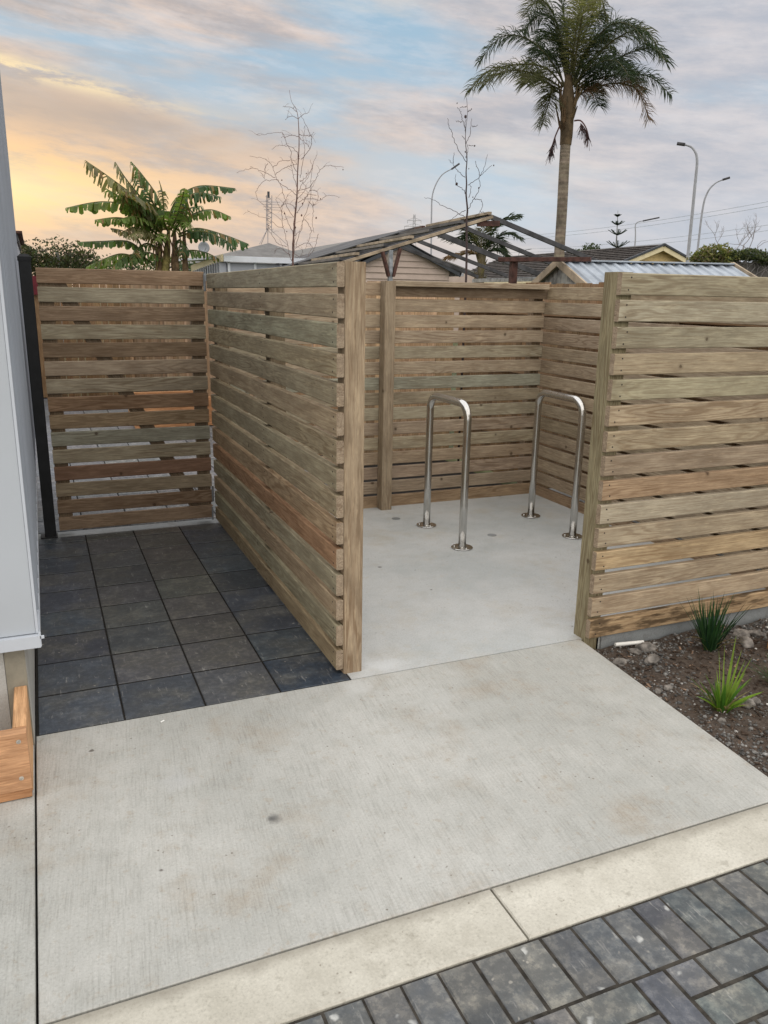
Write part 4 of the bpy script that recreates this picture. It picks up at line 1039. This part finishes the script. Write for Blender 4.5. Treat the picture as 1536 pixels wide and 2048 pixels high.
# pinnate palm frond
def bez(P, t):
    P = [Vector(p) for p in P]
    while len(P) > 1: P = [P[i].lerp(P[i+1], t) for i in range(len(P)-1)]
    return P[0]
def spline(P, n):
    out = []; P = [Vector(p) for p in P]; m_ = len(P)-1
    for i in range(n+1):
        x = i/n*m_; k = min(int(x), m_-1); t = x-k
        p_, a, c, n_ = P[max(k-1, 0)], P[k], P[k+1], P[min(k+2, m_)]
        out.append(.5*((2*a)+(c-p_)*t+(2*p_-5*a+4*c-n_)*t*t+(3*a-p_-3*c+n_)*t**3))
    return out
def frond(m, ctrl, L, w, col, n=64, droop=.55, start=.12, plume=.4, stem=(.12, .11, .05, 0), rr=.02):
    pts = spline(ctrl, n); m.tube(pts, [rr, rr*.25], 5, stem)
    for i in range(int(n*start), n):
        t = i/n; p = pts[i]; d = (pts[min(i+1, n)]-pts[i-1]).normalized(); side = d.cross(Vector((0, 0, 1)))
        if side.length < .1: side = Vector((1, 0, 0))
        side.normalize(); up = side.cross(d)
        ll = L*(.45+.55*math.sin(math.pi*min(1, (t-start)/(1-start)*.8+.15)))*R.uniform(.8, 1.1)
        for g in (-1, 1):
            for q_ in range(2):
                di = (side*g*R.uniform(.6, 1)+up*R.uniform(-plume, plume)+d*R.uniform(.35, .8)).normalized()
                a = p; b_ = a+di*ll*.5; di2 = (di+Vector((0, 0, -droop))).normalized(); c_ = b_+di2*ll*.5
                wv = di.cross(up).cross(di).normalized()*w*.5 if q_ else d*w*.5
                m.add([a-wv*.5, a+wv*.5, b_+wv, b_-wv, c_], [(0, 1, 2, 3), (3, 2, 4)], jit(col, .3))
# tall queen palm
D = 21.0
tb = pt(1115, 560, D=D); 
pm = thing('palm_tree', 'tall palm with a ringed grey trunk and a wide dark crown of drooping fronds', 'tree', (tb.x, tb.y, 0))
cen = [pt(u, v, D=D) for u, v in ((1116, 560), (1119, 500), (1124, 420), (1128, 340), (1131, 288))]
pts = [Vector((tb.x, tb.y, -.14))]+spline(cen, 60); m = MB()
vs = []; 
for i in range(len(pts)-1):
    a, b = pts[i], pts[i+1]; r = .130-.008*i/60
    m.tube([a, b], [r, r*.985], 16, jit((.235, .195, .15) if i % 2 else (.19, .155, .12), .08), cap=False)
o = m.build('trunk', 'palm_trunk', pm, smooth=True)
m = MB(); sh_ = [pt(u, v, D=D) for u, v in ((1131, 290), (1133, 270), (1134, 240), (1136, 205), (1137, 150))]
m.tube(sh_, [.135, .145, .155, .165, .07], 14, (.12, .085, .05, 0)); 
for k in range(26):
    a = R.uniform(0, 6.3); b_ = sh_[0].lerp(sh_[3], R.uniform(.2, 1)); di = Vector((math.cos(a), math.sin(a), 0))
    m.tube([b_+di*.10, b_+di*.20+Vector((0, 0, .15)), b_+di*R.uniform(.22, .34)+Vector((0, 0, R.uniform(.3, .55)))], [.04, .012], 5, jit((.11, .075, .04), .3))
m.build('crown_shaft', 'palm_trunk', pm)
ZC = lambda x, y: (940+x/3.746, y/3.746)
DG = (.036, .054, .030); BG = (.085, .09, .042); YG_ = (.14, .14, .055); RB = (.15, .095, .065)
fr = [([(715, 650), (600, 450), (430, 300), (240, 290), (75, 480)], DG, -.2), ([(700, 650), (560, 520), (330, 520), (140, 600), (35, 740)], BG, -.9),
 ([(690, 660), (560, 600), (400, 580), (250, 620), (140, 735)], BG, -1.3), ([(680, 700), (620, 690), (590, 790), (545, 950)], BG, -.3),
 ([(725, 620), (680, 330), (610, 120), (500, 90), (400, 190)], DG, .4), ([(730, 600), (690, 300), (600, 20), (500, -60), (410, 20)], BG, .8),
 ([(740, 600), (730, 300), (690, 20), (660, -140)], DG, .2), ([(760, 600), (790, 250), (860, -20), (960, -90), (1030, 100)], BG, .3),
 ([(780, 620), (850, 400), (1000, 230), (1200, 180), (1420, 330)], DG, .5), ([(780, 640), (900, 480), (1100, 300), (1300, 260), (1440, 480)], BG, -.4),
 ([(790, 650), (950, 560), (1150, 450), (1340, 430), (1430, 560)], DG, -1.0), ([(790, 670), (950, 590), (1150, 550), (1350, 570), (1505, 700)], DG, .1),
 ([(790, 740), (880, 670), (1080, 610), (1260, 650), (1355, 870)], RB, .4), ([(770, 640), (800, 380), (850, 150), (870, 260)], YG_, -1.7),
 ([(700, 640), (640, 420), (560, 330), (470, 380), (420, 480)], DG, 1.4), ([(780, 650), (860, 560), (980, 520), (1080, 560), (1150, 700)], DG, -1.5),
 ([(770, 600), (880, 330), (980, 200), (1080, 250)], DG, 1.5), ([(720, 600), (650, 250), (560, 180), (480, 250)], DG, 1.4), ([(690, 680), (560, 640), (480, 640), (430, 730)], BG, -1.3),
 ([(790, 640), (900, 440), (1050, 400), (1200, 450), (1280, 560)], DG, 1.2), ([(730, 600), (720, 300), (740, 60), (800, 0)], DG, 1.6), ([(740, 620), (780, 330), (830, 80), (900, -30)], YG_, -.9), ([(780, 700), (860, 620), (930, 640), (980, 720)], DG, 1.0), ([(780, 640), (880, 400), (1040, 230), (1190, 260), (1290, 420)], DG, -.9), ([(780, 650), (900, 520), (1050, 470), (1210, 520), (1330, 620)], DG, .8), ([(770, 560), (810, 300), (880, 120), (960, 60), (1010, 200)], DG, .9)]
away = Vector((tb.x, tb.y, 0)).normalized()
for ctrl, col, dep in fr:
    n_ = len(ctrl)-1; c3 = [pt(*ZC(*c_), D=D)+away*dep*(i/n_)**1.2 for i, c_ in enumerate(ctrl)]
    m = MB(); frond(m, c3, .54, .018, col, 78, .55 if col != YG_ else .45, plume=.6, rr=.024); m.build('frond', 'palm_leaf', pm)
for ctrl in ([(670, 950), (640, 1020), (620, 1080), (600, 1140)], [(780, 905), (830, 905), (870, 960), (890, 1030)]):
    c3 = [pt(*ZC(*c_), D=D-.15) for c_ in ctrl]; m = MB(); m.tube(spline(c3, 10), [.02, .012], 5, (.10, .05, .045, 0))
    for k in range(70):
        b_ = bez(c3, R.uniform(.35, 1)); m.tube([b_, b_+Vector((R.uniform(-.09, .09), R.uniform(-.09, .09), -R.uniform(.1, .32)))], [.008, .004], 3, (.07, .04, .04, 0))
    m.build('flower_stalk', 'palm_trunk', pm)

# small palm seen through the carport
D = 24.0; b = pt(963, 500, D=D)
sp2 = thing('palm_tree', 'small palm growing behind the carport frame', 'tree', (b.x, b.y, 0))
m = MB(); m.tube([(b.x, b.y, -.14), tuple(pt(962, 540, D=D)), tuple(pt(964, 505, D=D))], [.11, .10, .13], 10, (.14, .115, .07, 0)); 
for k in range(60):
    a = R.uniform(0, 6.3); z_ = R.uniform(.2, b.z-.1); m.tube([(b.x+.08*math.cos(a), b.y+.08*math.sin(a), z_), (b.x+.18*math.cos(a), b.y+.18*math.sin(a), z_+.25)], [.03, .01], 4, jit((.16, .12, .06), .3))
m.build('trunk', 'palm_trunk', sp2)
for ctrl, col, dep in (([(965, 505), (985, 465), (1010, 440), (1038, 432)], DG, 0), ([(966, 508), (990, 480), (1015, 468), (1040, 478)], DG, -.4), ([(962, 505), (945, 470), (920, 455), (893, 452)], BG, .2),
    ([(960, 508), (935, 485), (905, 478), (880, 470)], DG, .3), ([(963, 503), (962, 475), (970, 455), (985, 440)], BG, .4), ([(966, 512), (985, 500), (1005, 505), (1016, 522)], DG, -.3), ([(960, 512), (940, 505), (915, 510), (900, 515)], (.20, .13, .08), -.2),
    ([(963, 506), (955, 480), (940, 468), (925, 475)], DG, .6), ([(965, 506), (975, 485), (990, 480), (1000, 495)], DG, .5)):
    c3 = [pt(u, v, D=D)+away*dep*(i/3) for i, (u, v) in enumerate(ctrl)]; m = MB(); frond(m, c3, .50, .032, col, 36, .35, plume=.25, rr=.02); m.build('frond', 'palm_leaf', sp2)

# banana clump
D = 17.5; ZB = lambda x, y: (120+x/4.042, 300+y/4.042)
bb = pt(*ZB(880, 980), D=D)
bn = thing('banana_plant', 'banana clump with wind torn leaves rising behind the gate', 'banana plant', (bb.x, bb.y, 0))
for (x0, x1, r) in ((850, 880, .11), (795, 815, .09), (935, 925, .10), (1015, 1000, .08)):
    a, b = pt(*ZB(x0, 990), D=D), pt(*ZB(x1, 640), D=D); m = MB()
    m.tube([(a.x, a.y, -.14), tuple(a), tuple(a.lerp(b, .5)), tuple(b)], [r*1.0, r*.8, r*.62, r*.25], 12, (.15, .10, .055, 0) if x0 != 850 else (.20, .17, .06, 0)); m.build('stem', 'banana_stem', bn, smooth=True)
def bleaf(ctrl, w, col, gap=.25, dep=0, sag=.8):
    w *= 1.32; gap *= .55
    m = MB(); n_ = len(ctrl)-1
    P = [pt(*ZB(*c_), D=D)+away*dep*(i/n_) for i, c_ in enumerate(ctrl)]; n = 52; pts = spline(P, n); m.tube(pts, [.022, .005], 5, (.16, .17, .06, 0))
    brown = R.random()
    for g in (-1, 1):
        i = 7; grp = 0; sagk = sag
        while i < n:
            run = R.choice([1, 1, 2, 2, 3]); sagk = sag*R.uniform(.55, 1.4); tw = R.uniform(-.25, .25)
            if R.random() < gap*.55: i += 1; continue
            vs = []; fs = []; j1 = min(i+run, n); cnt = 0
            lk = R.uniform(.7, 1.05)*(1 if R.random() > .15 else .55)
            for j in range(i, j1+1):
                t = j/n; p = pts[j]; d = (pts[min(j+1, n)]-pts[max(j-1, 0)]).normalized(); side = d.cross(Vector((0, 0, 1)))
                if side.length < .15: side = Vector((1, 0, 0))
                side.normalize(); ll = w*lk*(math.sin(math.pi*min(1, (t*.93+.06)))**.45)
                d1 = (side*g+Vector((0, 0, -sagk*.35))+d*(.25+tw)).normalized(); d2 = (side*g*.55+Vector((0, 0, -sagk*1.5))+d*(.15+tw)).normalized()
                sq = .82 if (j in (i, j1) and run > 0) else 1
                p = p + d*(0.002 if j == i else -.002)
                vs += [p, p+d1*ll*.42, p+d1*ll*.42+d2*ll*.58*sq]; cnt += 1
            for q_ in range(cnt-1):
                a = q_*3; fs += [(a, a+1, a+4, a+3), (a+1, a+2, a+5, a+4)]
            c_ = col
            if R.random() < .10: c_ = (.20, .14, .06)
            m.add(vs, fs, jit(c_, .22)); i = j1 if R.random() > gap*.6 else j1+1
    return m
B1 = (.13, .19, .045); B2 = (.085, .14, .04); B3 = (.05, .095, .035); B4 = (.19, .18, .09)
bl = [([(800, 620), (640, 400), (440, 230), (275, 105)], .40, B4, .45, -.3), ([(810, 600), (660, 400), (520, 230), (425, 90)], .36, B4, .5, .1), ([(820, 600), (720, 400), (620, 260), (555, 180)], .36, B2, .35, .3),
 ([(830, 580), (790, 380), (690, 220), (595, 100)], .40, B2, .3, -.1), ([(840, 540), (835, 420), (825, 330), (800, 245)], .12, B4, .5, 0), ([(870, 600), (930, 400), (1100, 285), (1385, 300)], .30, B3, .2, .2),
 ([(880, 620), (1000, 430), (1150, 355), (1350, 395)], .28, B3, .2, -.3), ([(900, 640), (980, 560), (1070, 420), (1130, 345)], .30, B1, .1, -.7), ([(920, 650), (1050, 520), (1190, 475), (1335, 530)], .24, B1, .3, .3),
 ([(790, 640), (620, 470), (330, 415), (20, 465)], .28, B1, .25, .1), ([(800, 690), (690, 600), (540, 560), (395, 585)], .24, B1, .25, -.5), ([(960, 680), (1100, 632), (1300, 680), (1495, 755)], .30, B3, .15, .2),
 ([(960, 700), (1150, 660), (1350, 720), (1480, 800)], .26, B3, .15, -.4), ([(950, 860), (1050, 812), (1180, 830), (1285, 880)], .20, B2, .15, .0), ([(680, 840), (540, 740), (300, 735), (95, 740)], .20, B2, .3, .2),
 ([(680, 830), (600, 700), (480, 650), (365, 625)], .16, B4, .95, .2), ([(640, 880), (480, 840), (300, 890), (165, 945)], .26, B1, .15, .2), ([(760, 930), (660, 850), (560, 870), (480, 960)], .26, B2, .1, -.3),
 ([(790, 640), (700, 520), (600, 420), (500, 340)], .28, B1, .35, -.6), ([(830, 640), (780, 520), (700, 440), (640, 380)], .26, B2, .25, -.8), ([(880, 620), (860, 520), (870, 440), (890, 390)], .22, B2, .2, .6), ([(840, 700), (790, 600), (720, 560), (660, 600)], .22, B1, .2, -.9), ([(900, 700), (1000, 600), (1080, 590), (1120, 640)], .22, B1, .2, -.6), ([(800, 660), (700, 590), (620, 540), (560, 480)], .26, B2, .3, .4), ([(850, 640), (740, 480), (640, 400), (540, 370)], .28, B3, .3, .5), ([(900, 620), (960, 500), (1010, 450), (1060, 430)], .28, B2, .1, .5), ([(820, 640), (800, 500), (760, 420), (700, 370)], .28, B4, .35, -1.0), ([(880, 680), (900, 600), (950, 560), (1010, 560)], .24, B1, .1, -.9), ([(810, 720), (740, 660), (690, 640), (640, 690)], .22, B4, .3, -.7), ([(800, 800), (740, 760), (700, 800), (680, 880)], .22, B2, .3, -.5), ([(930, 760), (990, 730), (1040, 770), (1060, 850)], .20, B3, .3, -.4), ([(860, 780), (880, 700), (930, 690), (960, 760)], .20, B1, .3, -.9), ([(820, 760), (800, 690), (770, 680), (750, 740)], .18, B4, .4, -1.0), ([(850, 900), (780, 840), (720, 850), (690, 920)], .2, B2, .3, -.6)]
for ctrl, w, col, gap, dep in bl: bleaf(ctrl, w, col, gap, dep).build('leaf', 'banana_leaf', bn)
m = MB()
for k in range(30):
    q = pt(*ZB(R.choice((765, 800, 850, 930, 1000))+R.uniform(-45, 45), R.uniform(690, 880)), D=D-R.uniform(-.2, .3)); L = R.uniform(.12, .4); a = R.uniform(-.10, .10)
    m.add([q+Vector((-.015, 0, 0)), q+Vector((.015, 0, 0)), q+Vector((.018+a, .05, -L*.6)), q+Vector((-.01+a, .02, -L*.6)), q+Vector((a*1.5, 0, -L))], [(0, 1, 2, 3), (3, 2, 4)], jit(R.choice([(.17, .11, .06), (.10, .06, .05), (.22, .17, .08)]), .3))
m.build('dead_leaves', 'banana_leaf', bn)

# bare young trees behind the screens
def traced(name, label, X0, Y0, S, D, trunk, lines, mat, r0, budc, base_u, extra=0, tw=.0028):
    f = lambda x, y: (X0+x/S, Y0+y/S)
    q = pt(*f(*trunk[0]), D=D)
    t_ = thing(name, label, 'tree', (q.x, q.y, 0))
    away_ = Vector((q.x, q.y, 0)).normalized()
    P = [pt(*f(*c), D=D) for c in trunk]; pts = [Vector((q.x, q.y, -.14))]+spline(P, len(P)*4)
    m = MB(); m.tube(pts, [max(tw*1.2, r0*(1-i/(len(pts)-1))**.9) for i in range(len(pts))], 7); m.build('trunk', mat, t_, smooth=True)
    tips = []
    for ln in lines:
        dp = R.uniform(-.5, .5); dq = [dp*math.hypot(c[0]-ln[0][0], c[1]-ln[0][1])/600 for c in ln]
        P = [pt(*f(*c), D=D)+away_*k for c, k in zip(ln, dq)]; sp3 = spline(P, len(P)*5)
        sp3 = [p_+Vector((R.gauss(0, .0035), R.gauss(0, .0035), R.gauss(0, .0035))) for p_ in sp3]
        m = MB(); m.tube(sp3, [tw*1.9, tw], 5)
        for k in range(extra):
            a = sp3[R.randint(len(sp3)//4, len(sp3)-1)]; di = Vector((R.uniform(-1, 1), R.uniform(-1, 1), R.uniform(-.3, 1))).normalized()*R.uniform(.04, .13)
            m.tube([a, a+di*.6+Vector((0, 0, .01)), a+di], [tw*.9, tw*.6], 4); tips.append(a+di)
        m.build('branch', mat, t_, smooth=True)
    m = MB()
    for (x, y, s_) in budc: stone(m, pt(*f(x, y), D=D-.02), .0042*s_, (1, 1, 1.4), (.05, .035, .03, 0))
    for q in tips[::9]: stone(m, q, .0032, (1, 1, 1.4), (.06, .04, .035, 0))
    tag(m.build('dry_pods', mat, t_), kind='stuff')
T1 = [[(720, 1950), (712, 1700), (735, 1450), (750, 1290), (765, 1180)], [(720, 1450), (650, 1330), (620, 1230), (580, 1090), (520, 990), (490, 890), (435, 815), (350, 775), (230, 765)], [(520, 1000), (400, 945), (290, 905), (200, 915), (85, 960)],
 [(755, 1200), (690, 1140), (590, 1085), (525, 1040), (400, 1050), (330, 1120), (305, 1190), (330, 1270), (440, 1380), (590, 1490)], [(760, 930), (700, 820), (690, 700), (640, 630), (610, 530), (540, 515), (430, 545), (310, 555)],
 [(785, 780), (750, 700), (690, 660), (560, 650), (485, 695)], [(810, 790), (910, 690), (920, 580), (855, 450), (790, 350)], [(780, 330), (690, 310), (625, 355)], [(780, 320), (830, 290), (900, 265)], [(750, 240), (690, 185), (605, 170)],
 [(770, 1150), (900, 1110), (980, 1010), (1010, 940), (1100, 880), (1170, 890), (1285, 905)], [(770, 1280), (880, 1230), (1030, 1240), (1100, 1190), (1270, 1190)], [(740, 1780), (800, 1620), (850, 1430), (910, 1270), (920, 1050), (940, 870), (985, 775)],
 [(730, 1660), (790, 1600), (830, 1480)], [(690, 1930), (660, 1780), (630, 1650), (600, 1560), (550, 1560), (450, 1470), (300, 1420), (190, 1360)], [(600, 1560), (590, 1400), (560, 1330), (520, 1260)], [(590, 1400), (600, 1300), (640, 1230), (650, 1160)],
 [(790, 1040), (850, 1000), (940, 860), (920, 750)], [(785, 530), (700, 500), (620, 520), (590, 460)], [(790, 540), (880, 640), (905, 690)], [(790, 515), (880, 515), (910, 520), (925, 500)], [(760, 1400), (830, 1300), (900, 1180), (960, 1080)],
 [(900, 1270), (950, 1350), (940, 1500), (960, 1620)], [(850, 1470), (925, 1590), (890, 1720), (860, 1800)], [(740, 1800), (850, 1740), (920, 1760), (930, 1800), (880, 1900)], [(1000, 1640), (960, 1800), (900, 1880)], [(520, 960), (600, 890), (680, 840), (770, 820)],
 [(490, 880), (570, 790), (640, 780), (750, 760)], [(435, 830), (400, 900), (395, 1020)], [(700, 1950), (740, 1750), (745, 1550), (735, 1450)], [(800, 1000), (815, 880), (850, 700), (830, 600), (855, 450)], [(760, 1100), (720, 980), (700, 880)], [(780, 1190), (800, 1100), (880, 1000), (935, 880)],
 [(740, 1350), (690, 1300), (610, 1300), (580, 1330)], [(720, 1620), (650, 1500), (620, 1400)], [(900, 1130), (980, 1160), (1000, 1230), (960, 1330)], [(850, 1240), (900, 1180), (990, 1190)], [(690, 1880), (560, 1790), (500, 1850)], [(720, 1850), (800, 1900), (830, 1830)],
 [(760, 1240), (840, 1160), (860, 1080), (820, 1040)], [(640, 1780), (540, 1740), (450, 1600), (440, 1560)]]
traced('bare_tree', 'leafless young tree with curly reddish twigs behind the middle screen', 460, 180, 5.6875, 8.6, [(715, 1960), (722, 1700), (740, 1450), (762, 1200), (768, 950), (785, 650), (780, 400), (760, 240), (700, 130), (675, 0)], T1, 'twig_red', .0105,
    [(825, 1290, 2), (955, 1305, 2), (815, 1425, 2.4), (980, 1455, 2), (1030, 1238, 1.6), (1285, 905, 1.4), (620, 1405, 2), (745, 1565, 1.8), (590, 1025, 1.6), (645, 1610, 1.4), (870, 950, 1.2)], 585, extra=3, tw=.0014)
T2 = [[(455, 540), (500, 400), (512, 280), (520, 220)], [(450, 420), (440, 350), (405, 220), (390, 130), (355, 90)], [(440, 370), (450, 250)], [(455, 740), (370, 630), (300, 470), (265, 400), (265, 340)], [(445, 915), (400, 870), (340, 800), (300, 740), (260, 700)], [(310, 760), (325, 650)],
 [(475, 1000), (570, 940), (640, 870), (740, 780)], [(480, 1260), (540, 1150), (600, 1040), (605, 920), (650, 830), (685, 690)], [(605, 900), (590, 830), (560, 760), (560, 720)], [(445, 1090), (400, 1030), (350, 990), (340, 890)], [(445, 1345), (330, 1290), (200, 1230), (100, 1165), (0, 1145)],
 [(540, 1150), (610, 1160), (640, 1200), (610, 1290), (520, 1370)], [(610, 1290), (690, 1320)], [(480, 1140), (510, 1040), (500, 990)], [(450, 1270), (350, 1320), (260, 1380)], [(410, 300), (340, 290)], [(525, 350), (580, 345)], [(480, 555), (550, 560)], [(475, 180), (515, 155)], [(440, 490), (410, 455)], [(460, 125), (390, 128)], [(445, 1390), (380, 1350)], [(450, 700), (475, 600), (470, 520)]]
traced('bare_tree', 'slim dark leafless sapling with a few dry pods in front of the carport', 850, 190, 5.533, 7.9, [(455, 2040), (462, 1700), (460, 1400), (470, 1270), (455, 1100), (460, 980), (455, 850), (465, 700), (450, 540), (450, 400), (470, 200), (460, 30)], T2, 'twig_dark', .0115,
    [(350, 985, 3), (447, 240, 3), (595, 1030, 1.6), (550, 562, 1.6), (760, 780, 1.4), (530, 1130, 1.3), (445, 630, 1.5), (355, 90, 1.2), (515, 155, 1.2), (865, 1530, 1.5), (485, 815, 1.2)], 933, extra=0, tw=.0016)

# litter on the slab
for (u, v, lab, a) in ((325, 1444, 'tiny white paper scrap on the concrete beside the dark pavers', .6), (713, 1053, '', 0)):
    if not lab: continue
    p = G(u, v); m = MB(); m.board((p.x-.007, p.y-.004, .003), (p.x+.007, p.y+.004, .004), .007, .004, .001); tag(m.build('paper_scrap', 'paper'), lab, 'litter')

# ------------------------------------------------------------------ world
w = bpy.data.worlds.new('World'); scene.world = w; w.use_nodes = True
t = NT(w.node_tree); bg = w.node_tree.nodes['Background']
SUN_AZ, SUN_EL = rad(-8), rad(7)      # azimuth from +Y
d = t.new('ShaderNodeTexCoord').outputs['Generated']
sx = t.new('ShaderNodeSeparateXYZ'); t.l.new(d, sx.inputs[0])
az = t.math('ARCTAN2', sx.outputs[0], sx.outputs[1])
el = t.math('ARCSINE', sx.outputs[2], clamp=False)
cb = t.new('ShaderNodeCombineXYZ'); t.l.new(t.math('MULTIPLY', az, 2.6), cb.inputs[0]); t.l.new(t.math('ADD', t.math('MULTIPLY', el, 11.0), t.math('MULTIPLY', az, 1.15)), cb.inputs[1])
v = cb.outputs[0]
n1 = t.noise(v, .82, 9, .54, .35); n2 = t.noise(t.vm('ADD', v, (3.7, 8.2, 1)), 1.25, 8, .58, .2); n3 = t.noise(t.vm('ADD', v, (13.1, 1.2, 3)), 3.0, 9, .66)
azd = t.math('MULTIPLY', az, 57.3); eld = t.math('MULTIPLY', el, 57.3)
# warm glow low on the left
ga = t.math('SUBTRACT', azd, -6); ge = t.math('SUBTRACT', eld, 6.4)
g = t.math('EXPONENT', t.math('MULTIPLY', t.math('ADD', t.math('POWER', t.math('ABSOLUTE', t.math('DIVIDE', ga, 21)), 2), t.math('POWER', t.math('ABSOLUTE', t.math('DIVIDE', ge, 4.2)), 2)), -1))
wide = t.math('EXPONENT', t.math('MULTIPLY', t.math('POWER', t.math('ABSOLUTE', t.math('DIVIDE', ga, 38)), 2), -1))
blue = t.mix(t.map(eld, 0, 17), (.62, .69, .76), (.36, .52, .66))
cool = t.mix(t.map(n3, .35, .7), (.49, .52, .60), (.66, .65, .69))
warmc = t.mix(t.map(n3, .35, .7), (.46, .39, .36), (.86, .63, .48))
cloud = t.mix(wide, cool, warmc)
lowfill = t.map(eld, 0, 12, .16, 0, smooth=False)
mask = t.map(t.math('ADD', n1, lowfill), .40, .56)
c = t.mix(t.math('MULTIPLY', mask, .90), blue, cloud)
c = t.mix(t.map(t.noise(t.vm('ADD', v, (5, 5, 9)), 4.5, 8, .66), .46, .68, 0, .24), c, (.80, .78, .80))
c = t.mix(t.math('MULTIPLY', t.map(azd, 20, 40), t.map(eld, 9, 2, 0, .6)), c, (.53, .60, .70))
c = t.mix(t.math('MULTIPLY', t.map(n2, .52, .68), .38), c, t.mix(wide, (.72, .76, .80), (.92, .74, .55)))
c = t.mix(t.math('MULTIPLY', g, t.map(n3, .34, .58, .25, 1.0)), c, (1.0, .62, .30))
gc = t.math('EXPONENT', t.math('MULTIPLY', t.math('ADD', t.math('POWER', t.math('ABSOLUTE', t.math('DIVIDE', t.math('SUBTRACT', azd, -4), 9)), 2), t.math('POWER', t.math('ABSOLUTE', t.math('DIVIDE', t.math('SUBTRACT', eld, 5.9), 1.6)), 2)), -1))
c = t.mix(t.math('MULTIPLY', gc, .8), c, (1.12, .90, .46))
hz = t.math('MULTIPLY', t.map(eld, 4.6, 1.5), wide)
c = t.mix(t.math('MULTIPLY', hz, .75), c, (.60, .48, .41))
bd = t.math('EXPONENT', t.math('MULTIPLY', t.math('POWER', t.math('ABSOLUTE', t.math('DIVIDE', t.math('SUBTRACT', t.math('ADD', eld, t.math('MULTIPLY', azd, .12)), 11.0), 1.7)), 2), -1))
bd = t.math('MULTIPLY', bd, t.map(azd, 28, 6))
c = t.mix(t.math('MULTIPLY', bd, t.map(n1, .35, .6, .35, .9)), c, (.50, .41, .35))
sk = t.math('EXPONENT', t.math('MULTIPLY', t.math('ADD', t.math('POWER', t.math('ABSOLUTE', t.math('DIVIDE', t.math('SUBTRACT', azd, 0), 8)), 2), t.math('POWER', t.math('ABSOLUTE', t.math('DIVIDE', t.math('SUBTRACT', t.math('ADD', eld, t.math('MULTIPLY', azd, .16)), 12.6), .45)), 2)), -1))
c = t.mix(t.math('MULTIPLY', sk, t.map(n3, .42, .55)), c, (1.0, .80, .48))
# the sky overhead and behind: a bright, even dusk overcast
hi = t.map(eld, 18, 40)
c = t.mix(hi, c, (1.62, 1.60, 1.60))
back = t.map(sx.outputs[1], .3, -.6)
c = t.mix(t.math('MULTIPLY', back, t.map(eld, -2, 10)), c, (1.7, 1.62, 1.52))
c = t.mix(t.map(eld, -1.5, -4), c, (.22, .20, .18))
sky = t.new('ShaderNodeTexSky', sky_type='NISHITA', sun_disc=False); sky.sun_elevation = SUN_EL; sky.sun_rotation = SUN_AZ
ns = t.new('ShaderNodeVectorMath', operation='SCALE'); t.l.new(sky.outputs[0], ns.inputs[0]); ns.inputs[3].default_value = .004
tot = t.mix(1.0, c, ns.outputs[0], 'ADD')
t.l.new(tot, bg.inputs[0]); bg.inputs[1].default_value = 1.0
sun = bpy.data.lights.new('sun', 'SUN'); sun.energy = .5; sun.angle = rad(14); sun.color = (1, .86, .68)
so = bpy.data.objects.new('sun', sun); COL.objects.link(so)
sd_ = Vector((math.sin(SUN_AZ)*math.cos(SUN_EL), math.cos(SUN_AZ)*math.cos(SUN_EL), math.sin(SUN_EL)))
so.rotation_euler = sd_.to_track_quat('Z', 'Y').to_euler()
scene.view_settings.view_transform = 'Standard'; scene.view_settings.look = 'None'; scene.view_settings.exposure = 0
scene.render.resolution_x = 768; scene.render.resolution_y = 1024
